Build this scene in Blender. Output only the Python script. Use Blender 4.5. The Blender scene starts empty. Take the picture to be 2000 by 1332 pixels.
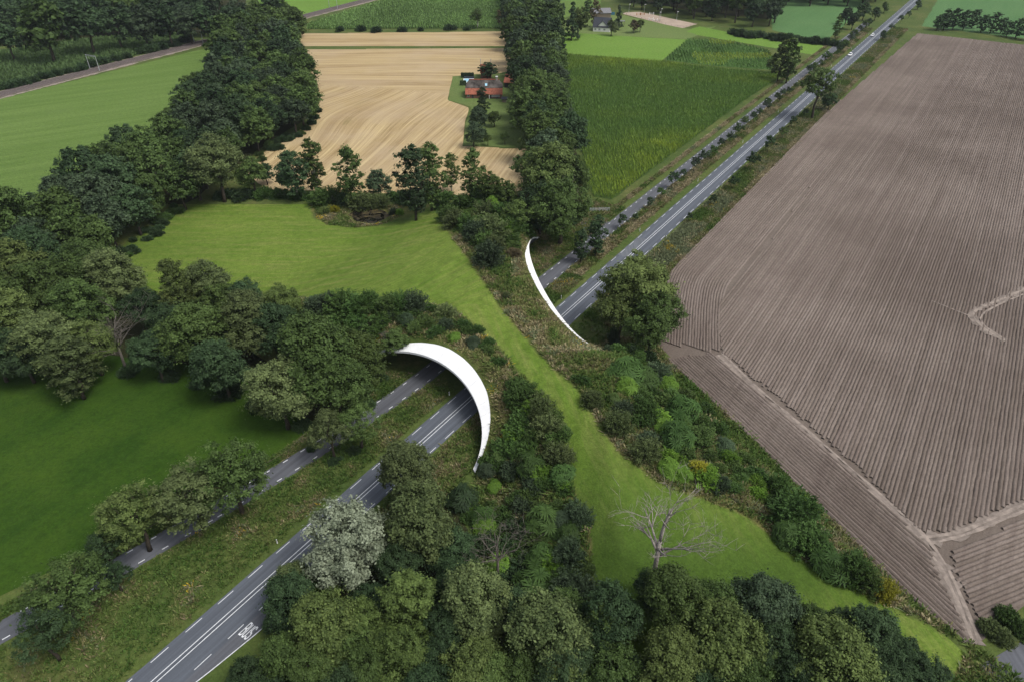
import bpy, bmesh, math, random
import numpy as np
from mathutils import Vector, Matrix
from mathutils.geometry import tessellate_polygon

# ------------------------------------------------------------------ camera, sky, sun, exposure
SC = bpy.context.scene
COL = SC.collection
F = 1387.0; CAMH = 100.0
TH = math.atan(966 / F); CT, ST = math.cos(TH), math.sin(TH)
cam_d = bpy.data.cameras.new('camera'); cam_d.sensor_width = 36; cam_d.lens = 36 * F / 2000
cam_d.clip_start = 0.5; cam_d.clip_end = 20000
cam = bpy.data.objects.new('camera', cam_d); COL.objects.link(cam)
cam.location = (0, 0, CAMH); cam.rotation_euler = (math.pi / 2 - TH, 0, 0)
SC.camera = cam

SUN_EL, SUN_AZ = math.radians(58), math.radians(120)      # azimuth measured from +Y towards +X
world = bpy.data.worlds.new('World'); SC.world = world; world.use_nodes = True
wn = world.node_tree; bg = wn.nodes['Background']
sky = wn.nodes.new('ShaderNodeTexSky'); sky.sky_type = 'NISHITA'; sky.sun_disc = False
sky.sun_elevation = SUN_EL; sky.sun_rotation = SUN_AZ; sky.altitude = 100; sky.dust_density = 4.0
hs = wn.nodes.new('ShaderNodeHueSaturation'); hs.inputs['Saturation'].default_value = 0.42
wn.links.new(sky.outputs[0], hs.inputs['Color']); wn.links.new(hs.outputs[0], bg.inputs['Color'])
bg.inputs['Strength'].default_value = 0.125
sun_d = bpy.data.lights.new('sun', 'SUN'); sun_d.energy = 1.75; sun_d.angle = math.radians(22); sun_d.color = (1.0, 0.96, 0.9)
sun = bpy.data.objects.new('sun', sun_d); COL.objects.link(sun)
sd = Vector((math.sin(SUN_AZ) * math.cos(SUN_EL), math.cos(SUN_AZ) * math.cos(SUN_EL), math.sin(SUN_EL)))
sun.rotation_euler = sd.to_track_quat('Z', 'Y').to_euler(); sun.location = (0, 0, 300)
SC.view_settings.view_transform = 'Standard'; SC.view_settings.look = 'None'
SC.view_settings.exposure = 0.5; SC.view_settings.gamma = 1.0
SC.render.engine = 'CYCLES'
SC.cycles.max_bounces = 6; SC.cycles.diffuse_bounces = 3; SC.cycles.glossy_bounces = 2
SC.cycles.transmission_bounces = 3; SC.cycles.transparent_max_bounces = 4
SC.cycles.use_denoising = True

# ------------------------------------------------------------------ where a pixel of the photograph lies
HD = math.atan(1125 / (F / CT))
D = np.array([math.sin(HD), math.cos(HD)]); N = np.array([math.cos(HD), -math.sin(HD)])

def ray(x, y):
    a = (x - 1000) / F; b = (y - 666) / F
    return np.array([a, CT - b * ST, -ST - b * CT])

def gz(x, y, z=0.0):
    r = ray(x, y); t = (CAMH - z) / -r[2]
    return np.array([r[0] * t, r[1] * t])

O = gz(924, 778)

def UV(p):
    q = np.asarray(p)[..., :2] - O
    return q @ D, q @ N

def XY(u, v):
    return O + D * u + N * v

def proj(X, Y, Z):
    dz = Z - CAMH; zc = Y * CT - dz * ST; yc = -Y * ST - dz * CT
    return 1000 + F * X / zc, 666 + F * yc / zc, zc

# ------------------------------------------------------------------ the wildlife crossing: vault and earth mound
VC, VW, VH = -8.0, 21.0, 8.0                    # arch centre, half span, crown height
TOP = 10.0
def arch(v):
    return VH * np.sqrt(np.clip(1 - ((np.asarray(v, float) - VC) / VW) ** 2, 0, None))
def near_u(v, z): return -16.79 - 0.0968 * v + 1.768 * z
def far_u(v, z): return 45.63 - 0.9905 * v - 1.687 * z
NO_V = [-29.2, -28.6, -27, -25, -23, -21.2, -17.5, -14.3, -10.4, -6.7, -2.7, 1.0, 4.1, 7.0, 9.1, 10.9, 12.2, 12.9, 13.4, 13.8]
NO_Z = [0.0, 1.9, 3.6, 4.9, 5.9, 6.9, 8.2, 9.0, 9.6, 9.8, 9.6, 9.1, 8.4, 7.5, 6.4, 5.2, 3.9, 2.7, 1.4, 0.0]
FO_V = [-29.2, -28.4, -27, -24.9, -21.2, -18.1, -14.3, -11.6, -7.5, -3.6, -0.5, 3.2, 5.3, 7.6, 9.3, 11, 12.4, 13.2, 13.8]
FO_Z = [0.0, 2.0, 3.5, 5.0, 7.1, 8.6, 9.5, 9.8, 9.8, 9.6, 9.1, 8.2, 7.3, 6.3, 5.2, 4.2, 2.6, 1.2, 0.0]
def near_z(v): return np.interp(v, NO_V, NO_Z, 0, 0)
def far_z(v): return np.interp(v, FO_V, FO_Z, 0, 0)
def sstep(a, b, x):
    t = np.clip((np.asarray(x, float) - a) / (b - a), 0, 1); return t * t * (3 - 2 * t)
def ramp(v):
    return TOP * sstep(-80, -30, v) * (1 - sstep(22, 104, v))
def near_toe(v): return -16.79 - 0.0968 * v - 36 * sstep(14, 60, v)
def far_toe(v):
    w = sstep(12, 26, v)
    return (45.63 - 0.9905 * v) * (1 - w) + (32.0 - 0.624 * (v - 34)) * w
def mound(u, v):
    u = np.asarray(u, float); v = np.asarray(v, float)
    w = sstep(13.5, 40, v)
    n = (u - near_toe(v)) / (1.768 + 1.6 * w); f = (far_toe(v) - u) / (1.687 + 1.3 * w)
    return np.clip(np.minimum(np.minimum(ramp(v), n), f), 0, None)
def in_opening(u, v):
    """True where the bevelled ends leave the road open to the sky."""
    v = np.asarray(v, float)
    span = (v > -29.2) & (v < 13.8)
    return span & ((u < near_u(v, near_z(v))) | (u > far_u(v, far_z(v))))
def hm(x, y):
    u, v = UV(np.array([x, y]))
    if in_opening(u, v): return 0.0
    return float(mound(u, v))
def P(x, y, dz=0.0):
    """pixel -> point on the ground (flat land or mound)."""
    r = ray(x, y); t0 = (CAMH - 13) / -r[2]; t1 = CAMH / -r[2]
    for k in range(141):
        t = t0 + (t1 - t0) * k / 140
        q = r * t; z = CAMH + q[2]
        h = hm(q[0], q[1])
        if z <= h + 0.05:
            return np.array([q[0], q[1], h + dz])
    return np.array([q[0], q[1], dz])

# ------------------------------------------------------------------ small helpers
def new_obj(name, me, parent=None, mat=None):
    o = bpy.data.objects.new(name, me); COL.objects.link(o)
    if parent is not None: o.parent = parent
    if mat is not None and me is not None:
        if len(me.materials) == 0: me.materials.append(mat)
    return o
def empty(name, loc=(0, 0, 0), rz=0.0):
    o = bpy.data.objects.new(name, None); COL.objects.link(o)
    o.location = loc; o.rotation_euler = (0, 0, rz); o.empty_display_size = 0.5
    return o
def tag(o, label, cat, group=None):
    o['label'] = label; o['category'] = cat
    if group: o['group'] = group
    return o
def struct(o, kind='structure'):
    o['kind'] = kind; return o
def mesh_np(name, verts, faces, mat=None, smooth=False):
    """faces: (n,4) or (n,3) int array, or list of lists."""
    me = bpy.data.meshes.new(name)
    verts = np.asarray(verts, np.float32)
    if isinstance(faces, np.ndarray):
        n, k = faces.shape
        me.vertices.add(len(verts)); me.vertices.foreach_set('co', verts.ravel())
        me.loops.add(n * k); me.loops.foreach_set('vertex_index', faces.astype(np.int32).ravel())
        me.polygons.add(n); me.polygons.foreach_set('loop_start', np.arange(0, n * k, k, dtype=np.int32))
        me.polygons.foreach_set('loop_total', np.full(n, k, np.int32))
        me.update(calc_edges=True)
    else:
        me.from_pydata(verts.tolist(), [], faces); me.update()
    if smooth: me.polygons.foreach_set('use_smooth', np.ones(len(me.polygons), bool))
    if mat: me.materials.append(mat)
    return me
def attr(me, name, data, kind='FLOAT'):
    a = me.attributes.new(name, kind, 'POINT')
    a.data.foreach_set('value' if kind == 'FLOAT' else 'vector', np.asarray(data, np.float32).ravel())

class MB:
    """collects boxes, prisms and tubes into one mesh."""
    def __init__(s): s.v = []; s.f = []
    def box(s, x0, x1, y0, y1, z0, z1):
        b = len(s.v)
        s.v += [(x0, y0, z0), (x1, y0, z0), (x1, y1, z0), (x0, y1, z0), (x0, y0, z1), (x1, y0, z1), (x1, y1, z1), (x0, y1, z1)]
        s.f += [[b + i for i in q] for q in ((3, 2, 1, 0), (4, 5, 6, 7), (0, 1, 5, 4), (1, 2, 6, 5), (2, 3, 7, 6), (3, 0, 4, 7))]
        return s
    def poly(s, pts):
        b = len(s.v); s.v += [tuple(p) for p in pts]; s.f.append([b + i for i in range(len(pts))]); return s
    def slab(s, pts, t):
        """a planar polygon with thickness t along its normal (downwards)."""
        p = [Vector(q) for q in pts]; n = (p[1] - p[0]).cross(p[2] - p[0]).normalized()
        b = len(s.v); k = len(p)
        s.v += [tuple(q) for q in p] + [tuple(q - n * t) for q in p]
        s.f.append([b + i for i in range(k)]); s.f.append([b + k + i for i in reversed(range(k))])
        for i in range(k):
            j = (i + 1) % k; s.f.append([b + i, b + k + i, b + k + j, b + j])
        return s
    def tube(s, pts, rad, n=6):
        pts = [Vector(p) for p in pts]; b = len(s.v)
        for i, p in enumerate(pts):
            t = (pts[min(i + 1, len(pts) - 1)] - pts[max(i - 1, 0)]).normalized()
            a = t.orthogonal().normalized(); c = t.cross(a)
            r = rad[i] if isinstance(rad, (list, tuple)) else rad
            for k in range(n):
                g = 2 * math.pi * k / n; s.v.append(tuple(p + a * (r * math.cos(g)) + c * (r * math.sin(g))))
        for i in range(len(pts) - 1):
            for k in range(n):
                k2 = (k + 1) % n
                s.f.append([b + i * n + k, b + i * n + k2, b + (i + 1) * n + k2, b + (i + 1) * n + k])
        s.f.append([b + k for k in reversed(range(n))]); s.f.append([b + (len(pts) - 1) * n + k for k in range(n)])
        return s
    def build(s, name, mat, parent=None, smooth=False):
        return new_obj(name, mesh_np(name, s.v, s.f, mat, smooth), parent)

# ------------------------------------------------------------------ materials
def nodes(name):
    m = bpy.data.materials.new(name); m.use_nodes = True
    nt = m.node_tree; return m, nt, nt.nodes['Principled BSDF']
def nn(nt, t, **kw):
    n = nt.nodes.new(t)
    for k, v in kw.items():
        if k in n.inputs: n.inputs[k].default_value = v
        else: setattr(n, k, v)
    return n
def rgba(c): return (c[0], c[1], c[2], 1)
def mixc(nt, fac, a, b, blend='MIX'):
    n = nt.nodes.new('ShaderNodeMix'); n.data_type = 'RGBA'; n.blend_type = blend
    for s, v in ((0, fac), (6, a), (7, b)):
        if hasattr(v, 'links'): nt.links.new(v, n.inputs[s])
        elif s == 0: n.inputs[0].default_value = v
        else: n.inputs[s].default_value = rgba(v)
    return n.outputs[2]
def ramp_node(nt, fac, stops):
    n = nt.nodes.new('ShaderNodeValToRGB'); e = n.color_ramp.elements
    while len(e) < len(stops): e.new(0.5)
    for i, (p, c) in enumerate(stops):
        e[i].position = p; e[i].color = rgba(c) if hasattr(c, '__len__') else (c, c, c, 1)
    nt.links.new(fac, n.inputs[0]); return n.outputs[0]
def noise(nt, vec, scale, detail=4, rough=0.6, dist=0.0):
    n = nn(nt, 'ShaderNodeTexNoise', Scale=scale, Detail=detail, Roughness=rough, Distortion=dist)
    if vec is not None: nt.links.new(vec, n.inputs['Vector'])
    return n.outputs['Fac']
def mapping(nt, vec, scale, rot=0.0):
    n = nt.nodes.new('ShaderNodeMapping'); n.inputs['Scale'].default_value = scale; n.inputs['Rotation'].default_value = (0, 0, rot)
    nt.links.new(vec, n.inputs[0]); return n.outputs[0]
def geo_pos(nt):
    return nt.nodes.new('ShaderNodeNewGeometry').outputs['Position']
def attr_node(nt, name, out='Fac'):
    n = nt.nodes.new('ShaderNodeAttribute'); n.attribute_name = name; return n.outputs[out]
def bump(nt, b, fac, strength, dist):
    n = nn(nt, 'ShaderNodeBump', Strength=strength, Distance=dist); nt.links.new(fac, n.inputs['Height'])
    nt.links.new(n.outputs[0], b.inputs['Normal'])

def grass_mat(name, dark, light, worn, stripe_dir=None, stripe_w=3.0, stripe_amt=0.25, wornamt=0.4, big=0.012):
    m, nt, b = nodes(name); p = geo_pos(nt)
    f1 = noise(nt, p, big, 5, 0.62); f2 = noise(nt, p, 0.22, 5, 0.7); f3 = noise(nt, p, 2.2, 3, 0.7)
    c = mixc(nt, ramp_node(nt, f1, [(0.33, 0.0), (0.68, 1.0)]), dark, light)
    c = mixc(nt, ramp_node(nt, f2, [(0.35, 0.0), (0.75, 0.55)]), c, dark)
    fw = noise(nt, mapping(nt, p, (1, 1, 1)), 0.06, 6, 0.75)
    c = mixc(nt, ramp_node(nt, fw, [(0.5, 0.0), (0.75, wornamt)]), c, worn)
    if stripe_dir is not None:
        st = noise(nt, mapping(nt, mapping(nt, p, (1, 1, 1), -stripe_dir), (0.012, 1.0 / stripe_w, 0.01)), 1.0, 3, 0.6, 0.2)
        c = mixc(nt, ramp_node(nt, st, [(0.4, 0.0), (0.62, stripe_amt)]), c, light)
    f4 = noise(nt, p, 0.75, 4, 0.75); m4 = nn(nt, 'ShaderNodeMapRange'); m4.inputs[3].default_value = 0.5; m4.inputs[4].default_value = 1.5; nt.links.new(f4, m4.inputs[0]); c = mixc(nt, 1.0, c, m4.outputs[0], 'MULTIPLY')
    mm = nn(nt, 'ShaderNodeMapRange'); mm.inputs[3].default_value = 0.55; mm.inputs[4].default_value = 1.45
    nt.links.new(f3, mm.inputs[0])
    c = mixc(nt, 1.0, c, mm.outputs[0], 'MULTIPLY')
    nt.links.new(c, b.inputs['Base Color']); b.inputs['Roughness'].default_value = 0.9; b.inputs['Specular IOR Level'].default_value = 0.1
    bump(nt, b, f3, 0.7, 0.25)
    return m

def plain(name, col, rough=0.6, var=0.12, scale=1.5, spec=0.3, metal=0.0):
    m, nt, b = nodes(name); p = nt.nodes.new('ShaderNodeTexCoord').outputs['Object']
    f = noise(nt, p, scale, 5, 0.65)
    lo = [max(0, c * (1 - var * 1.6)) for c in col]; hi = [min(1, c * (1 + var)) for c in col]
    nt.links.new(ramp_node(nt, f, [(0.3, lo), (0.7, hi)]), b.inputs['Base Color'])
    b.inputs['Roughness'].default_value = rough; b.inputs['Specular IOR Level'].default_value = spec; b.inputs['Metallic'].default_value = metal
    return m

def leaf_mat(name, dark, light, alt, transl=0.2, objvar=0.35):
    m, nt, b = nodes(name)
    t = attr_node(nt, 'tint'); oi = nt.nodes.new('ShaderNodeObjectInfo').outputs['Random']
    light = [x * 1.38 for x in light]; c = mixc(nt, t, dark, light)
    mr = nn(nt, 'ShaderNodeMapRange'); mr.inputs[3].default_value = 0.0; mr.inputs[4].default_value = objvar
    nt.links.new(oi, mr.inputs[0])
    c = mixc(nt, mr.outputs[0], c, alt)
    m2 = nn(nt, 'ShaderNodeMath', operation='MULTIPLY'); m2.inputs[1].default_value = 7.31; nt.links.new(oi, m2.inputs[0])
    m3 = nn(nt, 'ShaderNodeMath', operation='FRACT'); nt.links.new(m2.outputs[0], m3.inputs[0])
    mv = nn(nt, 'ShaderNodeMapRange'); mv.inputs[3].default_value = 0.72; mv.inputs[4].default_value = 1.28
    nt.links.new(m3.outputs[0], mv.inputs[0])
    c = mixc(nt, 1.0, c, mv.outputs[0], 'MULTIPLY')
    nt.links.new(c, b.inputs['Base Color']); b.inputs['Roughness'].default_value = 0.6; b.inputs['Specular IOR Level'].default_value = 0.1
    tr = nt.nodes.new('ShaderNodeBsdfTranslucent'); nt.links.new(c, tr.inputs['Color'])
    mx = nt.nodes.new('ShaderNodeMixShader'); mx.inputs[0].default_value = transl
    out = nt.nodes['Material Output']
    nt.links.new(b.outputs[0], mx.inputs[1]); nt.links.new(tr.outputs[0], mx.inputs[2]); nt.links.new(mx.outputs[0], out.inputs['Surface'])
    return m

M = {}
M['rough'] = grass_mat('rough_grass', (0.045, 0.075, 0.018), (0.09, 0.115, 0.03), (0.17, 0.14, 0.06), wornamt=0.55, big=0.05)
M['field_light'] = grass_mat('light_pasture', (0.075, 0.13, 0.026), (0.11, 0.172, 0.042), (0.13, 0.17, 0.065), math.radians(30), 5.0, 0.9, 0.2)
M['field_dark'] = grass_mat('dark_pasture', (0.015, 0.042, 0.004), (0.04, 0.08, 0.008), (0.055, 0.088, 0.011), math.radians(60), 3.0, 0.3, 0.3, big=0.03)  # deep green grass, with cloud shadow and vignetting also put into its colour
M['field_bright'] = grass_mat('bright_pasture', (0.1, 0.185, 0.028), (0.125, 0.215, 0.038), (0.16, 0.2, 0.06), math.radians(20), 5.0, 0.3, 0.3)
M['field_pale'] = grass_mat('pale_pasture', (0.06, 0.135, 0.045), (0.085, 0.165, 0.06), (0.11, 0.15, 0.06), math.radians(56), 7.0, 0.5, 0.2)
M['lawn'] = grass_mat('garden_lawn', (0.085, 0.13, 0.035), (0.12, 0.16, 0.05), (0.16, 0.16, 0.07))
M['paddock'] = grass_mat('paddock_grass', (0.105, 0.15, 0.045), (0.13, 0.175, 0.055), (0.16, 0.17, 0.075))

def mound_mat():
    m, nt, b = nodes('mound_turf'); p = geo_pos(nt)
    mown = attr_node(nt, 'mown'); turf_dark = attr_node(nt, 'dry')
    f1 = noise(nt, p, 0.035, 5, 0.65); f2 = noise(nt, p, 0.35, 5, 0.7); f3 = noise(nt, p, 2.5, 3, 0.7)
    sd_ = math.radians(-3)
    st = noise(nt, mapping(nt, attr_node(nt, 'flow', 'Vector'), (0.5, 0.05, 0.1)), 1.0, 5, 0.7, 0.3)
    g = mixc(nt, ramp_node(nt, f1, [(0.35, 0.0), (0.65, 1.0)]), (0.08, 0.138, 0.017), (0.12, 0.177, 0.028))
    g = mixc(nt, ramp_node(nt, st, [(0.46, 0.0), (0.7, 0.6)]), g, (0.2, 0.2, 0.065))
    g = mixc(nt, ramp_node(nt, f2, [(0.45, 0.0), (0.75, 0.5)]), g, (0.055, 0.11, 0.01))
    g = mixc(nt, turf_dark, g, (0.048, 0.088, 0.013))
    r = mixc(nt, ramp_node(nt, f1, [(0.35, 0.0), (0.7, 1.0)]), (0.05, 0.085, 0.018), (0.15, 0.125, 0.05))
    r = mixc(nt, ramp_node(nt, f2, [(0.45, 0.0), (0.7, 0.8)]), r, (0.05, 0.07, 0.015))
    ad = nn(nt, 'ShaderNodeMath', operation='MULTIPLY_ADD'); nt.links.new(f2, ad.inputs[0]); ad.inputs[1].default_value = 0.5
    nt.links.new(mown, ad.inputs[2])
    c = mixc(nt, ramp_node(nt, ad.outputs[0], [(0.62, 0.0), (0.86, 1.0)]), r, g)
    f4 = noise(nt, p, 0.75, 4, 0.75); m4 = nn(nt, 'ShaderNodeMapRange'); m4.inputs[3].default_value = 0.5; m4.inputs[4].default_value = 1.5; nt.links.new(f4, m4.inputs[0]); c = mixc(nt, 1.0, c, m4.outputs[0], 'MULTIPLY')
    mm = nn(nt, 'ShaderNodeMapRange'); mm.inputs[3].default_value = 0.55; mm.inputs[4].default_value = 1.45
    nt.links.new(f3, mm.inputs[0]); c = mixc(nt, 1.0, c, mm.outputs[0], 'MULTIPLY')
    nt.links.new(c, b.inputs['Base Color']); b.inputs['Roughness'].default_value = 0.9; b.inputs['Specular IOR Level'].default_value = 0.1
    bump(nt, b, f3, 0.7, 0.3)
    return m
M['mound'] = mound_mat()

def asphalt(name, base, bandw=3.15):
    m, nt, b = nodes(name); oc = nt.nodes.new('ShaderNodeTexCoord').outputs['Object']
    f = noise(nt, oc, 3.0, 4, 0.7); g = noise(nt, mapping(nt, oc, (1.1, 0.02, 1)), 1.0, 4, 0.6); k = noise(nt, oc, 30, 2, 0.6)
    c = mixc(nt, ramp_node(nt, g, [(0.35, 0.0), (0.65, 1.0)]), [x * 0.78 for x in base], [x * 1.15 for x in base])
    mm = nn(nt, 'ShaderNodeMapRange'); mm.inputs[3].default_value = 0.85; mm.inputs[4].default_value = 1.15
    nt.links.new(f, mm.inputs[0]); c = mixc(nt, 1.0, c, mm.outputs[0], 'MULTIPLY')
    mm2 = nn(nt, 'ShaderNodeMapRange'); mm2.inputs[3].default_value = 0.85; mm2.inputs[4].default_value = 1.15
    nt.links.new(k, mm2.inputs[0]); c = mixc(nt, 1.0, c, mm2.outputs[0], 'MULTIPLY')
    nt.links.new(c, b.inputs['Base Color']); b.inputs['Roughness'].default_value = 0.75; b.inputs['Specular IOR Level'].default_value = 0.25
    return m
M['asphalt'] = asphalt('asphalt', (0.085, 0.096, 0.115))
M['asphalt2'] = asphalt('service_asphalt', (0.088, 0.093, 0.106))
M['patch'] = asphalt('asphalt_patch', (0.11, 0.12, 0.135))
M['track'] = plain('pale_sand', (0.25, 0.21, 0.18), 0.95, 0.25, 0.8, 0.1)
M['paint'] = plain('road_paint', (0.6, 0.62, 0.64), 0.6, 0.18, 1.2)
M['collar'] = plain('white_collar', (0.79, 0.8, 0.8), 0.5, 0.045, 0.35)
M['white'] = plain('white_render', (0.75, 0.75, 0.73), 0.7, 0.06)
M['vault'] = plain('steel_vault', (0.05, 0.055, 0.065), 0.7, 0.15, 0.5)
M['concrete'] = plain('concrete', (0.3, 0.28, 0.25), 0.8, 0.15)
M['galv'] = plain('galvanised_steel', (0.42, 0.44, 0.45), 0.5, 0.1, 2.0, 0.5, 0.3)
M['wood'] = plain('weathered_wood', (0.16, 0.13, 0.1), 0.9, 0.2)
M['black'] = plain('black_boards', (0.02, 0.02, 0.022), 0.7, 0.2)
M['bark'] = plain('bark', (0.055, 0.046, 0.036), 0.95, 0.3, 3.0, 0.1)
M['birch'] = plain('birch_bark', (0.4, 0.38, 0.34), 0.9, 0.35, 4.0, 0.1)
M['dead'] = plain('dead_bark', (0.3, 0.272, 0.245), 0.9, 0.35, 2.5, 0.1)
M['dead_dark'] = plain('dark_dead_bark', (0.14, 0.125, 0.108), 0.9, 0.3, 2.5, 0.1)
M['ballast'] = plain('ballast', (0.11, 0.09, 0.085), 0.95, 0.3, 2.5, 0.1)
M['rail'] = plain('rail_steel', (0.2, 0.17, 0.16), 0.4, 0.2, 2.0, 0.5, 0.5)
M['sleeper'] = plain('concrete_sleeper', (0.16, 0.14, 0.13), 0.9, 0.15)
M['thatch'] = plain('thatch', (0.1, 0.088, 0.08), 0.95, 0.55, 0.35, 0.1)
M['tile'] = plain('red_tiles', (0.26, 0.085, 0.05), 0.8, 0.3, 1.2)
M['brick'] = plain('brick', (0.17, 0.09, 0.065), 0.9, 0.25, 2.0)
M['slate'] = plain('dark_tiles', (0.03, 0.034, 0.045), 0.6, 0.2)
M['greyroof'] = plain('grey_sheeting', (0.16, 0.16, 0.17), 0.7, 0.15)
M['glass'] = plain('window_glass', (0.06, 0.08, 0.1), 0.15, 0.1, 1.0, 0.6)
M['water'] = plain('pool_cover', (0.32, 0.58, 0.72), 0.3, 0.08)
M['arena'] = plain('arena_sand', (0.36, 0.29, 0.23), 0.95, 0.12, 0.15, 0.1)
M['carpaint'] = plain('white_car_paint', (0.8, 0.8, 0.8), 0.25, 0.02, 1.0, 0.5)
M['tyre'] = plain('rubber', (0.02, 0.02, 0.02), 0.8)
M['orange'] = plain('painted_wood', (0.35, 0.17, 0.06), 0.7)
M['blue'] = plain('blue_sheet', (0.03, 0.13, 0.2), 0.6)
M['pond'] = None

M['oak'] = leaf_mat('oak_leaves', (0.022, 0.043, 0.012), (0.068, 0.11, 0.031), (0.078, 0.108, 0.03))
M['dark'] = leaf_mat('dark_leaves', (0.012, 0.027, 0.012), (0.042, 0.075, 0.031), (0.05, 0.074, 0.031))
M['blue_green'] = leaf_mat('blue_green_leaves', (0.018, 0.034, 0.018), (0.056, 0.085, 0.043), (0.055, 0.075, 0.04))
M['grey_green'] = leaf_mat('grey_green_leaves', (0.032, 0.052, 0.019), (0.098, 0.13, 0.047), (0.1, 0.12, 0.048))
M['silver'] = leaf_mat('silver_leaves', (0.045, 0.062, 0.033), (0.165, 0.19, 0.13), (0.14, 0.16, 0.11), 0.1)
M['olive'] = leaf_mat('olive_leaves', (0.032, 0.052, 0.015), (0.095, 0.13, 0.038), (0.098, 0.122, 0.038))
M['mid'] = leaf_mat('mid_green_leaves', (0.02, 0.048, 0.012), (0.06, 0.115, 0.03), (0.08, 0.11, 0.03))
M['lime'] = leaf_mat('bright_green_leaves', (0.04, 0.1, 0.012), (0.14, 0.25, 0.035), (0.13, 0.2, 0.04), 0.3)
M['yellow'] = leaf_mat('yellow_green_leaves', (0.1, 0.12, 0.012), (0.3, 0.28, 0.03), (0.2, 0.22, 0.03), 0.3)
M['fresh'] = leaf_mat('fresh_green_leaves', (0.024, 0.046, 0.012), (0.075, 0.112, 0.03), (0.085, 0.105, 0.03))
M['brown'] = leaf_mat('brownish_leaves', (0.045, 0.038, 0.02), (0.12, 0.1, 0.055), (0.1, 0.08, 0.045))

# ------------------------------------------------------------------ ground, fields
rnd = random.Random(7)
def jitter_poly(pts, step=6.0, amp=0.5, seed=1):
    r = random.Random(seed); out = []
    for i, a in enumerate(pts):
        b = pts[(i + 1) % len(pts)]; a = np.array(a[:2], float); b = np.array(b[:2], float)
        L = np.linalg.norm(b - a); n = max(1, min(80, int(L / step)))
        for k in range(n):
            q = a + (b - a) * k / n
            out.append((q[0] + r.uniform(-amp, amp), q[1] + r.uniform(-amp, amp)))
    return out
def patch(name, px, mat, z=0.03, amp=0.5, step=5.0, world_pts=None, parent=None):
    w = world_pts if world_pts is not None else [gz(x, y) for x, y in px]
    w = jitter_poly(w, step, amp, len(name))
    tri = tessellate_polygon([[Vector((x, y, 0)) for x, y in w]])
    vs = [(x, y, z) for x, y in w]
    fs = []
    for t in tri:
        a, b, c = (Vector(vs[i]) for i in t)
        fs.append(list(t) if (b - a).cross(c - a).z > 0 else [t[0], t[2], t[1]])
    o = new_obj(name, mesh_np(name, vs, fs, mat), parent)
    return struct(o) if parent is None else o

g = MB(); S = 9000
g.poly([(-S, -S, 0), (S, -S, 0), (S, S, 0), (-S, S, 0)])
struct(g.build('ground', M['rough']))

patch('pasture_west', [(-400, 300), (0, 194), (415, 92), (460, 80), (420, 180), (300, 300), (150, 420), (-300, 560)], M['field_light'])
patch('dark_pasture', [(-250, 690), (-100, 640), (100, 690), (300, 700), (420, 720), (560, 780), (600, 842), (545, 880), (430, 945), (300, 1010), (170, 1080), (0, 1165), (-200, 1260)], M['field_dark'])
patch('pasture_strip', [(1080, 62), (1270, 75), (1345, 78), (1290, 122), (1075, 103)], M['field_bright'], z=0.03)
patch('pasture_by_lane', [(1365, 52), (1440, 68), (1612, 88), (1590, 108), (1365, 70), (1340, 62)], M['field_bright'], z=0.035)
patch('far_pasture', [(1500, -10), (1700, -8), (1680, 20), (1640, 60), (1610, 82), (1510, 60)], M['field_pale'])
patch('far_pasture_east', [(1850, -30), (2300, -30), (2300, 90), (2000, 76), (1880, 62), (1800, 52)], M['field_pale'])
patch('far_pasture_north', [(1080, -25), (1180, -25), (1170, 18), (1085, 40)], M['field_light'], z=0.04)
patch('pasture_by_railway', [(500, -12), (760, -30), (720, -4), (640, 20), (600, 34), (520, 45)], M['field_bright'], z=0.045)
patch('paddock', [(1085, 40), (1170, 30), (1215, 30), (1345, 58), (1400, 52), (1345, 78), (1270, 74), (1080, 64)], M['paddock'], z=0.025)
patch('sand_arena', [(1216, 28), (1222, 25), (1250, 24), (1362, 48), (1334, 56), (1300, 49)], M['arena'], z=0.05, amp=0.1)
patch('garden_lawn', [(884, 150), (930, 146), (1010, 146), (1035, 290), (905, 284), (912, 240), (922, 210), (876, 196)], M['lawn'], z=0.045)

# flow-following fields: stubble and ploughed land
def inside(poly, X, Y):
    X = np.asarray(X, float); Y = np.asarray(Y, float); c = np.zeros(X.shape, bool); n = len(poly)
    for i in range(n):
        x0, y0 = poly[i]; x1, y1 = poly[(i + 1) % n]
        if y0 == y1: continue
        c ^= ((y0 > Y) != (y1 > Y)) & (X < (x1 - x0) * (Y - y0) / (y1 - y0) + x0)
    return c
def poly_dist(poly, X, Y):
    X = np.asarray(X, float); Y = np.asarray(Y, float); d = np.full(X.shape, 1e9); n = len(poly)
    for i in range(n):
        x0, y0 = poly[i]; x1, y1 = poly[(i + 1) % n]
        dx, dy = x1 - x0, y1 - y0; L = dx * dx + dy * dy + 1e-9
        t = np.clip(((X - x0) * dx + (Y - y0) * dy) / L, 0, 1)
        d = np.minimum(d, np.hypot(X - x0 - t * dx, Y - y0 - t * dy))
    return np.where(inside(poly, X, Y), d, -d)

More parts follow.
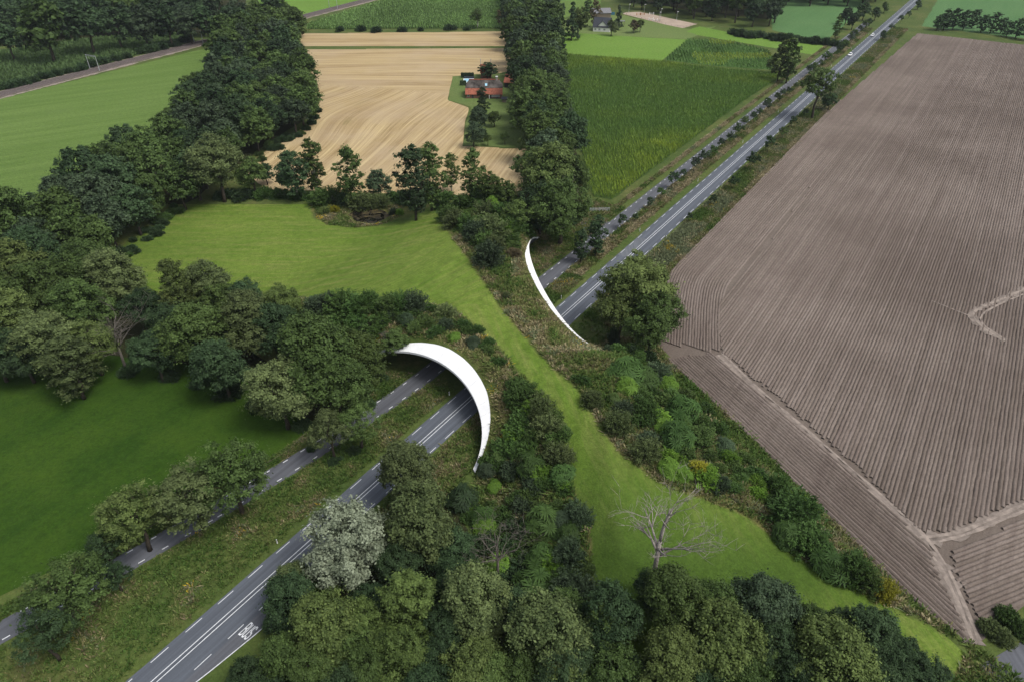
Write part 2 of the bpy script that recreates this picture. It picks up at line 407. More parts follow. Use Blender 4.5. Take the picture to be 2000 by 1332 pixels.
def stubble_mat():
    m, nt, b = nodes('stubble'); fl = attr_node(nt, 'flow', 'Vector'); p = geo_pos(nt)
    s1 = noise(nt, mapping(nt, fl, (0.95, 0.012, 1)), 1.0, 5, 0.7, 0.15)
    s2 = noise(nt, mapping(nt, fl, (0.16, 0.008, 1)), 1.0, 3, 0.6, 0.1)
    f1 = noise(nt, p, 0.03, 5, 0.65); f3 = noise(nt, p, 1.6, 3, 0.7)
    c = mixc(nt, ramp_node(nt, s1, [(0.36, 0.0), (0.62, 1.0)]), (0.25, 0.18, 0.088), (0.46, 0.36, 0.195))
    c = mixc(nt, ramp_node(nt, s2, [(0.36, 0.55), (0.52, 0.0)]), c, (0.22, 0.15, 0.075))
    c = mixc(nt, ramp_node(nt, f1, [(0.42, 0.0), (0.7, 0.6)]), c, (0.38, 0.3, 0.2))
    fg = noise(nt, mapping(nt, fl, (0.3, 0.03, 1)), 1.0, 5, 0.75)
    c = mixc(nt, ramp_node(nt, fg, [(0.58, 0.0), (0.75, 0.55)]), c, (0.15, 0.14, 0.055))
    mm = nn(nt, 'ShaderNodeMapRange'); mm.inputs[3].default_value = 0.8; mm.inputs[4].default_value = 1.2
    nt.links.new(f3, mm.inputs[0]); c = mixc(nt, 1.0, c, mm.outputs[0], 'MULTIPLY')
    nt.links.new(c, b.inputs['Base Color']); b.inputs['Roughness'].default_value = 0.9; b.inputs['Specular IOR Level'].default_value = 0.1
    bump(nt, b, s1, 0.6, 0.25)
    return m
M['stubble'] = stubble_mat()
def flow_patch(name, px, mat, flow, z=0.035, step=3.0):
    w = [gz(x, y) for x, y in px]; xs = [q[0] for q in w]; ys = [q[1] for q in w]
    gx = np.arange(min(xs), max(xs) + step, step); gy = np.arange(min(ys), max(ys) + step, step)
    A, B = np.meshgrid(gx, gy, indexing='ij'); d = poly_dist(w, A, B)
    n = len(gy); idx = np.arange(A.size).reshape(A.shape)
    k = (d[:-1, :-1] > 0) | (d[1:, :-1] > 0) | (d[:-1, 1:] > 0) | (d[1:, 1:] > 0)
    k &= (np.maximum(np.maximum(d[:-1, :-1], d[1:, :-1]), np.maximum(d[:-1, 1:], d[1:, 1:])) > step * 0.45)
    f = np.stack([idx[:-1, :-1][k], idx[1:, :-1][k], idx[1:, 1:][k], idx[:-1, 1:][k]], 1)
    # pull outside vertices back to the outline
    X, Y = A.ravel().copy(), B.ravel().copy(); dd = d.ravel()
    e = 0.5
    gxn = (poly_dist(w, X + e, Y) - poly_dist(w, X - e, Y)) / (2 * e); gyn = (poly_dist(w, X, Y + e) - poly_dist(w, X, Y - e)) / (2 * e)
    out = dd < 0; X[out] += gxn[out] * -dd[out]; Y[out] += gyn[out] * -dd[out]
    used = np.unique(f); re = np.full(A.size, -1); re[used] = np.arange(len(used))
    me = mesh_np(name, np.stack([X[used], Y[used], np.full(len(used), z)], 1), re[f], mat)
    a, b_ = flow(X[used], Y[used]); attr(me, 'flow', np.stack([a, b_, np.zeros_like(a)], 1), 'FLOAT_VECTOR')
    return struct(new_obj(name, me))
def wheat_flow(X, Y):
    # lower part: rows run away from the camera and swing left along the wood; upper part: rows run across
    lead = sstep(345, 385, Y + 0.25 * (X + 60))
    bend = np.clip(Y - 262, 0, None)
    a = X * 0.96 - (Y - 300) * 0.26 + 13 * np.exp(-((Y - 325) / 34) ** 2) * np.clip((-X - 30) / 60, 0, 1.6) + 0.0 * bend
    r = np.where(lead > 0.5, Y * 0.95 + 4 * np.sin(X / 40), a); s = np.where(lead > 0.5, X, Y)
    return r, s
flow_patch('stubble_field', [(560, 97), (1000, 95), (1000, 140), (940, 149), (884, 152), (874, 196), (918, 212), (908, 238), (904, 286), (1040, 292), (1040, 372), (900, 384), (520, 372), (470, 330), (500, 308), (600, 245), (625, 200), (570, 130)], M['stubble'], wheat_flow, step=2.5)
flow_patch('stubble_strip', [(590, 66), (1000, 62), (1000, 91), (560, 91)], M['stubble'], lambda X, Y: (Y * 0.9, X), step=3.0)

def soil_mat():
    m, nt, b = nodes('ploughed_soil'); p = geo_pos(nt)
    f1 = noise(nt, p, 0.02, 5, 0.65); f2 = noise(nt, p, 0.9, 5, 0.75); f3 = noise(nt, p, 2.6, 4, 0.75)
    al = noise(nt, mapping(nt, mapping(nt, p, (1, 1, 1), -(math.pi / 2 - HD)), (0.02, 0.8, 0.1)), 1.0, 4, 0.65)
    c = mixc(nt, ramp_node(nt, f1, [(0.36, 0.0), (0.64, 1.0)]), (0.122, 0.098, 0.083), (0.2, 0.166, 0.144))
    c = mixc(nt, ramp_node(nt, al, [(0.35, 0.55), (0.55, 0.0)]), c, (0.11, 0.085, 0.075))
    c = mixc(nt, ramp_node(nt, f2, [(0.3, 0.5), (0.6, 0.0)]), c, (0.105, 0.085, 0.07))
    tn = attr_node(nt, 'tone'); c = mixc(nt, ramp_node(nt, tn, [(0.1, 0.4), (0.45, 0.0)]), c, (0.1, 0.082, 0.066)); c = mixc(nt, ramp_node(nt, tn, [(0.6, 0.0), (0.95, 0.3)]), c, (0.22, 0.185, 0.165))
    w = attr_node(nt, 'weed'); 
    wn_ = noise(nt, mapping(nt, mapping(nt, p, (1, 1, 1), -(math.pi / 2 - HD)), (0.07, 0.7, 0.1)), 1.0, 5, 0.75)
    mu = nn(nt, 'ShaderNodeMath', operation='MULTIPLY_ADD'); nt.links.new(wn_, mu.inputs[0]); mu.inputs[1].default_value = 1.7; nt.links.new(w, mu.inputs[2])
    c = mixc(nt, ramp_node(nt, mu.outputs[0], [(1.02, 0.0), (1.48, 0.68)]), c, (0.125, 0.16, 0.035))
    mm = nn(nt, 'ShaderNodeMapRange'); mm.inputs[3].default_value = 0.45; mm.inputs[4].default_value = 1.55
    nt.links.new(f3, mm.inputs[0]); c = mixc(nt, 1.0, c, mm.outputs[0], 'MULTIPLY')
    nt.links.new(c, b.inputs['Base Color']); b.inputs['Roughness'].default_value = 0.95; b.inputs['Specular IOR Level'].default_value = 0.08
    bump(nt, b, f3, 0.6, 0.12)
    return m
M['soil'] = soil_mat()
WEEDS = [((1570, 430), (60, 60), 0.62), ((1450, 600), (70, 80), 0.36), ((1690, 290), (50, 40), 0.3), ((1470, 720), (60, 40), 0.4), ((1340, 700), (55, 22), 0.95), ((1870, 85), (30, 18), 0.35), ((1930, 100), (20, 12), 0.3), ((1600, 480), (70, 50), 0.25), ((1900, 1070), (120, 14), 0.4)]
rw_ = random.Random(3); WEEDS = [((cx + rw_.uniform(-1, 1) * sx * 1.1 , cy + rw_.uniform(-1, 1) * sy * 1.1), (rw_.uniform(.18, .4) * sx, rw_.uniform(.2, .55) * sy), a * rw_.uniform(.5, 1.0)) for (cx, cy), (sx, sy), a in WEEDS for _ in range(9)] + [(p_, s_, a_ * .6) for p_, s_, a_ in WEEDS]
def weed_at(X, Y):
    px, py, _ = proj(np.asarray(X), np.asarray(Y), 0.0); w = np.zeros(np.shape(X))
    for (cx, cy), (sx, sy), a in WEEDS:
        w = np.maximum(w, a * np.exp(-((px - cx) / sx) ** 2 - ((py - cy) / sy) ** 2))
    return w
def clip_line(poly, p, d):
    """parameter intervals where the line p + t d is inside poly."""
    ts = []
    n = len(poly)
    for i in range(n):
        a = np.array(poly[i]); b = np.array(poly[(i + 1) % n]); e = b - a
        den = d[0] * e[1] - d[1] * e[0]
        if abs(den) < 1e-9: continue
        w = a - p
        t = (w[0] * e[1] - w[1] * e[0]) / den; s = (w[0] * d[1] - w[1] * d[0]) / den
        if 0 <= s < 1: ts.append(t)
    ts.sort(); return [(ts[i], ts[i + 1]) for i in range(0, len(ts) - 1, 2)]
rg = np.random.default_rng(5)
def ridge_mesh(path, width=0.375, hgt=0.3):
    hgt *= rg.uniform(0.85, 1.12); width *= rg.uniform(0.93, 1.02)
    """one earthed-up ridge following a path in the field."""
    path = np.asarray(path); t = np.gradient(path, axis=0); t /= np.linalg.norm(t, axis=1)[:, None] + 1e-9
    nr = np.stack([t[:, 1], -t[:, 0]], 1); n = len(path)
    prof = [(-1, 0.04), (-0.45, 0.93), (0.4, 1.0), (1, 0.04)]; V = np.zeros((n, 4, 3))
    wob = rg.normal(0, 0.035, n)
    for k, (o_, z) in enumerate(prof):
        V[:, k, :2] = path + nr * (o_ * width + wob + rg.normal(0, 0.03, n) * (abs(o_) < 1))[:, None]
        V[:, k, 2] = 0.03 + hgt * z * (1 + rg.normal(0, 0.14, n) * (z > 0.5))
    i = np.arange(n - 1)[:, None] * 4; k = np.arange(3)[None]
    a = (i + k).ravel(); f = np.stack([a, a + 4, a + 5, a + 1], 1)
    V = V.reshape(-1, 3)
    me = mesh_np('ridge', V, f, M['soil']); attr(me, 'weed', weed_at(V[:, 0], V[:, 1])); tn = rg.uniform(0, 1) * .5 + np.interp(np.arange(n), np.arange(0, n + 12, 12), rg.uniform(0, .5, len(np.arange(0, n + 12, 12)))); attr(me, 'tone', np.repeat(tn, 4))
    return me
def ridged_field(name, poly_w, dirv, spacing=0.75, seg=1.7, bend=None, label=None):
    base = patch(name, None, M['soil'], z=0.02, amp=0.3, world_pts=poly_w)
    dirv = np.array(dirv) / np.linalg.norm(dirv); nv = np.array([dirv[1], -dirv[0]])
    pr = [float(np.dot(q, nv)) for q in poly_w]
    o_ = min(pr) + spacing / 2; cnt = 0
    while o_ < max(pr):
        p0 = nv * o_
        for t0, t1 in clip_line(poly_w, p0, dirv):
            if t1 - t0 < 4: continue
            t0 += rg.uniform(0, 1.2); t1 -= rg.uniform(0, 1.2)
            ts = np.linspace(t0, t1, max(3, int((t1 - t0) / seg)))
            path = p0[None] + dirv[None] * ts[:, None]
            new_obj('ridge', ridge_mesh(path), base); cnt += 1
        o_ += spacing
    return base
wpx = lambda L: [gz(x, y) for x, y in L]
fb_ = flow_patch('field_soil', [(1792, 66), (2160, 105), (2400, 500), (2400, 1080), (2000, 1180), (1905, 1262), (1780, 1172), (1600, 990), (1440, 828), (1284, 672), (1308, 532), (1540, 288)], M['soil'], lambda X, Y: (X, Y), z=0.008, step=4.0)
fv_ = np.zeros(len(fb_.data.vertices) * 3, np.float32); fb_.data.vertices.foreach_get('co', fv_); fv_ = fv_.reshape(-1, 3); attr(fb_.data, 'weed', weed_at(fv_[:, 0], fv_[:, 1]))
main_poly = wpx([(1792, 66), (2000, 89), (2150, 105), (2330, 500), (2330, 860), (2010, 974), (1840, 1046), (1790, 1036), (1700, 940), (1610, 860), (1520, 780), (1452, 728), (1408, 690), (1398, 640), (1402, 600), (1440, 545), (1500, 480)])
# strip along the road verge that bends round the big tree
def verge_u(v): return v
fa = []
uA, vA = UV(gz(1792, 66)); uB, vB = UV(gz(1310, 535)); uC, vC = UV(gz(1402, 600))
ridged_field('ploughed_field', main_poly, D)
bend_base = patch('ploughed_field_verge_side', [(1792, 66), (1500, 480), (1440, 545), (1402, 600), (1398, 640), (1406, 690), (1286, 668), (1296, 600), (1312, 530), (1540, 290)], M['soil'], z=0.016, amp=0.3)
vv = 13.6
v_end = 29.4
while vv < v_end:
    us = np.arange(30, 470, 1.7)
    k = np.clip(82 - us, 0, None); sh = 0.42 * (np.sqrt(k * k + 120) - math.sqrt(120))
    pth = O[None] + D[None] * us[:, None] + N[None] * (vv + sh * 0.95)[:, None]
    px, py, _ = proj(pth[:, 0], pth[:, 1], 0.0)
    keep = inside([(1792, 66), (1508, 482), (1446, 545), (1406, 600), (1400, 640), (1406, 694), (1284, 670), (1294, 600), (1308, 530), (1540, 285)], px, py)
    if keep.sum() > 6:
        ids = np.where(keep)[0]; new_obj('ridge', ridge_mesh(pth[ids[0]:ids[-1] + 1]), bend_base)
    vv += 0.75
head_poly = wpx([(1300, 700), (1395, 688), (1440, 735), (1600, 872), (1700, 958), (1790, 1045), (1822, 1075), (1835, 1120), (1885, 1225), (1902, 1262), (1780, 1172), (1600, 990), (1440, 828)])
ridged_field('ploughed_headland', head_poly, np.array(gz(1905, 1255)) - np.array(gz(1330, 720)))
corner_poly = wpx([(1850, 1082), (2010, 1008), (2400, 840), (2400, 1080), (2000, 1178), (1905, 1215), (1862, 1130)])
ridged_field('ploughed_corner', corner_poly, np.array(gz(2000, 1095)) - np.array(gz(1862, 1150)))

def strip(name, px, width, mat, z, parent=None, wpts=None, jit=0.15, seg=2.0):
    pts = [np.array(q) for q in (wpts if wpts is not None else [gz(x, y) for x, y in px])]
    dense = []
    for a, b in zip(pts[:-1], pts[1:]):
        n = max(1, int(np.linalg.norm(b - a) / seg))
        dense += [a + (b - a) * k / n for k in range(n)]
    dense.append(pts[-1]); q = np.array(dense)
    for _ in range(4): q[1:-1] = (q[:-2] + 2 * q[1:-1] + q[2:]) / 4
    t = np.gradient(q, axis=0); t /= np.linalg.norm(t, axis=1)[:, None]; nr = np.stack([t[:, 1], -t[:, 0]], 1)
    w = width / 2 * (1 + rg.normal(0, jit, len(q)))
    L, R = q - nr * w[:, None], q + nr * w[:, None]; n = len(q)
    V = np.zeros((2 * n, 3)); V[:n, :2] = L; V[n:, :2] = R; V[:, 2] = z
    i = np.arange(n - 1); f = np.stack([i, n + i, n + i + 1, i + 1], 1)
    o = new_obj(name, mesh_np(name, V, f, mat), parent)
    return struct(o) if parent is None else o
tr = [[(1402, 694), (1450, 742), (1600, 876), (1700, 962), (1795, 1050), (1840, 1110), (1872, 1180), (1902, 1258)],
      [(1410, 690), (1470, 750), (1620, 878), (1715, 962), (1806, 1044), (1852, 1106), (1880, 1175), (1912, 1250)],
      [(1795, 1050), (1840, 1052), (1900, 1030), (2020, 976), (2200, 890)], [(1815, 1062), (1880, 1048), (2030, 986), (2200, 905)],
      [(2010, 562), (1960, 585), (1892, 612), (1912, 640), (1962, 668)], [(2010, 572), (1950, 596), (1905, 622), (1930, 650), (1960, 664)],
      [(1820, 590), (1890, 618)]]
M['packed'] = plain('packed_soil', (0.2, 0.168, 0.145), 0.95, 0.3, 0.5, 0.1)
for i, (k, w_) in enumerate(((0, 2.6), (2, 2.2), (4, 2.0))): strip('packed_soil', tr[k], w_, M['packed'], 0.3 + .004 * i if k == 4 else 0.13 + .004 * i, jit=0.35, seg=1.2)
for i, t in enumerate(tr):
    strip('wheel_track', t, 0.55 if i != 6 else 0.35, M['track'], 0.32 if i > 3 else 0.16 + 0.01 * i, jit=0.3)

# ------------------------------------------------------------------ roads
def road_strip(name, us, v0s, v1s, mat, z):
    root = struct(new_obj(name, None)) if False else None
    us = np.asarray(us, float); n = len(us); V = np.zeros((2 * n, 3))
    # local frame: x = v, y = u
    V[:n, 0] = v0s; V[n:, 0] = v1s; V[:n, 1] = us; V[n:, 1] = us; V[:, 2] = z
    i = np.arange(n - 1); f = np.stack([i, n + i, n + i + 1, i + 1], 1)
    o = struct(new_obj(name, mesh_np(name, V, f, mat)))
    o.location = (O[0], O[1], 0); o.rotation_euler = (0, 0, -HD)
    return o
us = np.arange(-200, 1500, 3.0)
main_road = road_strip('road', us, -3.9 + rg.normal(0, 0.04, len(us)), 3.3 + rg.normal(0, 0.04, len(us)), M['asphalt'], 0.05)
ub = np.arange(-110, -40, 1.5)
bus_edge = np.interp(ub, [-110, -92, -78, -72, -65, -58, -50, -42], [3.3, 3.3, 4.4, 5.2, 5.9, 6.3, 6.3, 6.3])
bus_bay = road_strip('bus_bay', ub, np.full(len(ub), 3.2), bus_edge, M['asphalt2'], 0.046)
def svc_v(u):
    return np.interp(u, [-200, -140, -86.6, -69.6, -50, -36, -22, -10, -2, 60, 1500], [-50, -38, -27.4, -23.5, -19.7, -17.4, -15.6, -14.5, -13.95, -13.8, -13.8])
usv = np.arange(-190, 480, 2.0); vs_ = svc_v(usv)
for _ in range(3): vs_[1:-1] = (vs_[:-2] + 2 * vs_[1:-1] + vs_[2:]) / 4
svc = road_strip('service_road', usv, vs_ - 2.35 + rg.normal(0, 0.04, len(usv)), vs_ + 2.35 + rg.normal(0, 0.04, len(usv)), M['asphalt2'], 0.05)
def mark(parent, pts, z, name='road_marking'):
    return new_obj(name, mesh_np(name, [(p[0], p[1], z) for p in pts], [list(range(len(pts)))], M['paint']), parent)
dash_me = {}
def dash(parent, v, u, L, w, ang=0.0, z=0.056):
    k = (L, w)
    if k not in dash_me:
        dash_me[k] = mesh_np('road_marking', [(-w / 2, 0, 0), (w / 2, 0, 0), (w / 2, L, 0), (-w / 2, L, 0)], [[0, 1, 2, 3]], M['paint'])
    o = new_obj('road_marking', dash_me[k], parent); o.location = (v, u, z); o.rotation_euler = (0, 0, ang); return o
for k in range(-3, 115):
    u0 = -76.6 + 6 * k
    dash(main_road, -3.5, u0, 3.0, 0.13)
    dash(main_road, 2.9, u0 + 2.9, 3.0, 0.13)
for v in (-0.78, -0.08):
    mark(main_road, [(v - 0.07, -200), (v + 0.07, -200), (v + 0.07, 1500), (v - 0.07, 1500)], 0.056)
i0 = len(ub) - 1
V = [(bus_edge[k] - 0.2, ub[k]) for k in range(8, len(ub))] + [(bus_edge[k] - 0.04, ub[k]) for k in range(len(ub) - 1, 7, -1)]
mark(bus_bay, V, 0.052, 'edge_line')
for u0 in np.arange(-54, 470, 4.0):
    va = float(np.interp(u0, usv, vs_)); vb = float(np.interp(u0 + 1.3, usv, vs_)); an = -math.atan2(vb - va, 1.3)
    dash(svc, va - 1.8, u0 + 1.1, 1.1, 0.2, an); dash(svc, va + 1.8, u0 + 1.0, 1.1, 0.2, an)
for u0 in np.arange(-120, -54, 4.0):
    va = float(np.interp(u0, usv, vs_)); vb = float(np.interp(u0 + 1.3, usv, vs_)); an = -math.atan2(vb - va, 1.3)
    dash(svc, va - 1.8, u0 + 1.1, 1.1, 0.2, an); dash(svc, va + 1.8, u0 + 1.0, 1.1, 0.2, an)
# BUS lettering painted on the bus bay
def letter(parent, strokes, x0, y0, sx, sy, w=0.145):
    b = MB()
    for st in strokes:
        for (ax, ay), (bx, by) in zip(st[:-1], st[1:]):
            a = Vector((x0 + ax * sx, y0 + ay * sy, 0)); c = Vector((x0 + bx * sx, y0 + by * sy, 0)); d = (c - a).normalized(); q = Vector((d.y, -d.x, 0))
            ww = (w / 2) * (1 + 0.9 * abs(q.y)); a -= d * ww * 0.5; c += d * ww * 0.5
            z = 0.054 + 0.0015 * len(b.f)
            b.poly([(*(a + q * ww)[:2], z), (*(c + q * ww)[:2], z), (*(c - q * ww)[:2], z), (*(a - q * ww)[:2], z)])
    return b.build('letter', M['paint'], parent)
LB = [[(0, 0), (0, 1)], [(0, 1), (.7, 1), (1, .87), (1, .65), (.7, .53), (0, .53)], [(.7, .53), (1, .4), (1, .13), (.7, 0), (0, 0)]]
LU = [[(0, 1), (0, .17), (.25, 0), (.75, 0), (1, .17), (1, 1)]]
LS = [[(1, .85), (.75, 1), (.25, 1), (0, .85), (0, .65), (.25, .53), (.75, .48), (1, .35), (1, .15), (.75, 0), (.25, 0), (0, .15)]]
for i, L in enumerate((LB, LU, LS)):
    letter(bus_bay, L, 3.62 + i * 0.62, -66.2, 0.42, 2.3)
patch('asphalt_repair', None, M['patch'], z=0.053, amp=0.02, world_pts=[XY(78, -3.8), XY(92, -3.8), XY(92, -0.95), XY(78, -0.95)])
# junction stub of the service road and the lane at the lower right corner
patch('field_access', [(1150, 428), (1166, 431), (1190, 434), (1215, 428), (1196, 452), (1165, 478), (1150, 486), (1146, 460), (1132, 434)], M['asphalt2'], z=0.045, amp=0.05, step=3)
strip('lane', [(1800, 1400), (1900, 1345), (2000, 1288), (2150, 1205)], 4.2, M['asphalt2'], 0.05, jit=0.01)

# ------------------------------------------------------------------ mound, vault, collars
def mesh_grid(name, V, nu, nv, mat, smooth=True):
    i = np.arange(nu - 1)[:, None] * nv + np.arange(nv - 1)[None]; a = i.ravel()
    return mesh_np(name, V, np.stack([a, a + nv, a + nv + 1, a + 1], 1), mat, smooth)
MEADOW = [(225, 492), (300, 440), (360, 390), (480, 384), (600, 390), (612, 428), (690, 446), (790, 434), (850, 400), (880, 460), (930, 530), (985, 610), (1050, 690), (1130, 764), (1170, 832), (1210, 884), (1290, 945), (1380, 978), (1450, 1004), (1530, 1064), (1600, 1118), (1700, 1165), (1800, 1215), (1890, 1262), (1840, 1360), (1500, 1400), (1160, 1400), (1160, 1170), (1155, 1050), (1120, 950), (1098, 850), (1040, 752), (965, 668), (890, 606), (760, 578), (600, 582), (540, 575), (400, 560), (270, 575)]
def build_mound():
    vs = np.concatenate([np.arange(-160, -31, 1.0), np.linspace(-31, -26, 22), np.arange(-25.5, 10.5, 0.6), np.linspace(10.7, 15, 26), np.arange(15.6, 120, 1.0)])
    ns = 110; V = np.zeros((len(vs), ns, 3)); s = np.linspace(0, 1, ns)
    for i, v in enumerate(vs):
        un = float(near_u(v, near_z(v))) if v < 14 else float(near_toe(v)) - 26 * float(sstep(14, 40, v))
        uf = float(far_u(v, far_z(v))) if v < 14 else float(far_toe(v))
        if v < -31:
            un -= 4 * float(sstep(-31, -45, v)); uf = min(uf, 124 + 0.6656 * v)
        u = un + (uf - un) * s; q = O[None] + D[None] * u[:, None] + N[None] * v
        h = mound(u, np.full(ns, v))
        edge = np.minimum(np.minimum(u - un, uf - u) / 4.0, 1.0)
        b = 0.16 * np.sin(q[:, 0] * 0.9 + q[:, 1] * 0.37) * np.sin(q[:, 1] * 0.71 - q[:, 0] * 0.23) + 0.1 * np.sin(q[:, 0] * 2.1) * np.sin(q[:, 1] * 1.7)
        V[i, :, :2] = q; V[i, :, 2] = np.maximum(h + b * edge * np.clip(h, 0, 1) + 0.05, 0.05)
    V = V.reshape(-1, 3); me = mesh_grid('earth_mound', V, len(vs), ns, M['mound'])
    me.flip_normals() if me.polygons[5000].normal.z < 0 else None
    px, py, _ = proj(V[:, 0], V[:, 1], V[:, 2])
    sc_ = F / np.maximum(60, np.hypot(V[:, 0], V[:, 1]))
    d = poly_dist(MEADOW, px, py)
    attr(me, 'mown', np.clip(0.5 + d / 26, 0, 1))
    U_, V_ = UV(V); wt = sstep(-45, -12, V_); attr(me, 'flow', np.stack([V[:, 1] * (1 - wt) + (U_ * .74 + V_ * .67) * wt, V[:, 0] * (1 - wt) + (V_ * .74 - U_ * .67) * wt, V[:, 0] * 0], 1), 'FLOAT_VECTOR')
    attr(me, 'dry', np.clip((px * 0 + 0.95) * np.exp(-((px - 1210) / 300) ** 2 - ((py - 1120) / 210) ** 2) + 0.7 * np.exp(-((px - 1560) / 200) ** 2 - ((py - 1130) / 90) ** 2) + 0.45 * np.exp(-((px - 250) / 120) ** 2 - ((py - 470) / 60) ** 2), 0, 1))  # darker green turf patches; the leftmost paints in the shade beside the wood
    return new_obj('earth_mound', me)
earth = struct(build_mound())

def uvz(u, v, z):
    q = XY(u, v); return (q[0], q[1], z)
crossing = empty('wildlife_overpass', (O[0], O[1], 0))
tag(crossing, 'wide green wildlife overpass with white crescent rims carrying meadow over both roads', 'overpass')
def to_local(pts): return [(p[0] - O[0], p[1] - O[1], p[2]) for p in pts]
def build_vault():
    th = np.linspace(0.0, math.pi, 73); rows = []
    for t in th:
        v = VC - VW * math.cos(t); z = VH * math.sin(t)
        ua, uz = float(near_u(v, z)), float(far_u(v, z))
        for k in range(25):
            rows.append(uvz(ua + (uz - ua) * k / 24, v, z + 0.02))
    me = mesh_grid('vault', to_local(rows), 73, 25, M['vault']); return new_obj('vault', me, crossing)
build_vault()
# corrugation ribs along the vault ends + foundation ledges
def collar(name, uf, of, tv):
    """white panels between the arch rim and the earth edge, on the bevel plane."""
    root = new_obj(name, None, crossing) if False else None
    th = np.linspace(0.02, math.pi - 0.02, 145)
    inner = [(VC - VW * math.cos(t), VH * math.sin(t)) for t in th]
    # outer curve resampled so that panels run square to the rim
    ov = np.array(tv[0]); oz = np.array(tv[1]); seg = np.hypot(np.diff(ov), np.diff(oz)); cs = np.concatenate([[0], np.cumsum(seg)])
    seg2 = np.hypot(np.diff([p[0] for p in inner]), np.diff([p[1] for p in inner])); c2 = np.concatenate([[0], np.cumsum(seg2)]) / seg2.sum()
    ovr = np.interp(c2 * cs[-1], cs, ov); ozr = np.interp(c2 * cs[-1], cs, oz)
    for _ in range(6):
        ovr[1:-1] = (ovr[:-2] + 2 * ovr[1:-1] + ovr[2:]) / 4; ozr[1:-1] = (ozr[:-2] + 2 * ozr[1:-1] + ozr[2:]) / 4
    npan = 24; per = 6
    for k in range(npan):
        a, b = k * per, (k + 1) * per; pts = []
        V = []; Fc = []
        for j in range(a, b + 1):
            iv, iz = inner[j]; o_v, o_z = ovr[j], ozr[j]
            g = 0.012 if j == a else (-0.012 if j == b else 0)
            lift = 0.22
            V += [uvz(uf(iv, iz), iv, iz + lift), uvz(uf(o_v, o_z), o_v, o_z + lift), uvz(uf(iv, iz), iv, iz - 0.28), uvz(uf(o_v, o_z), o_v, o_z - 0.2)]
        if True:
            # open joint between neighbouring panels
            for e0, e1, base in ((0, 1, 0), (per, per - 1, per)):
                for c in range(4):
                    p = np.array(V[e0 * 4 + c]); q = np.array(V[e1 * 4 + c]); V[e0 * 4 + c] = tuple(p + (q - p) * 0.045)
        for j in range(per):
            i = j * 4; n_ = i + 4
            Fc += [[i, i + 1, n_ + 1, n_], [i + 2, i, n_, n_ + 2], [i + 1, i + 3, n_ + 3, n_ + 1], [i + 3, i + 2, n_ + 2, n_ + 3]]
        e = per * 4
        Fc += [[0, 2, 3, 1], [e, e + 1, e + 3, e + 2]]
        me = mesh_np('collar_panel', to_local(V), Fc, M['collar'])
        bm = bmesh.new(); bm.from_mesh(me); bmesh.ops.recalc_face_normals(bm, faces=bm.faces); bm.to_mesh(me); bm.free()
        new_obj('collar_panel', me, crossing)
collar('near', near_u, near_z, (NO_V, NO_Z)); collar('far', far_u, far_z, (FO_V, FO_Z))
for v0, v1 in ((-28.9, -27.2), (11.4, 12.9)):
    b = MB()
    c = [uvz(-9 - 0.0968 * v0, v0, 0), uvz(-9 - 0.0968 * v1, v1, 0), uvz(37 - 0.99 * v1, v1, 0), uvz(37 - 0.99 * v0, v0, 0)]
    lo = to_local(c); hi = [(x, y, 1.1) for x, y, _ in lo]; k = len(b.v)
    b.v += lo + hi; b.f += [[0, 1, 5, 4], [1, 2, 6, 5], [2, 3, 7, 6], [3, 0, 4, 7], [4, 5, 6, 7]]
    b.build('footing', M['concrete'], crossing)
b = MB(); pr = []
for k in range(30):
    v = -27.6; u = float(near_u(v, 2.4)) + 60 * k / 29
    pr.append(to_local([uvz(u, -26.9, 3.0)])[0])
b.tube(pr, 0.13, 6).build('wall_rail', M['concrete'], crossing)

#%%VEG0
# ------------------------------------------------------------------ foliage meshes
def leaf_quads(C, Nrm, size, aspect, rng):
    n = len(C); Nrm = Nrm / (np.linalg.norm(Nrm, axis=1)[:, None] + 1e-9)
    r = rng.normal(size=(n, 3)); t1 = np.cross(Nrm, r); t1 /= np.linalg.norm(t1, axis=1)[:, None] + 1e-9
    t2 = np.cross(Nrm, t1); s = size[:, None]
    V = np.stack([C - t1 * s, C + t2 * s * aspect + Nrm * s * 0.12, C + t1 * s, C - t2 * s * aspect + Nrm * s * 0.12], 1).reshape(-1, 3)
    return V
def leaf_mesh(name, C, Nrm, size, tint, aspect=0.62, rng=None):
    rng = rng or np.random.default_rng(1)
    V = leaf_quads(C, Nrm, size, aspect, rng); f = np.arange(len(V)).reshape(-1, 4)
    me = mesh_np(name, V, f); attr(me, 'tint', np.repeat(np.clip(tint, 0, 1), 4)); return me
def sph(rng, n, zmin=-1.0):
    z = rng.uniform(zmin, 1, n); a = rng.uniform(0, 2 * math.pi, n); r = np.sqrt(1 - z * z)
    return np.stack([r * np.cos(a), r * np.sin(a), z], 1)
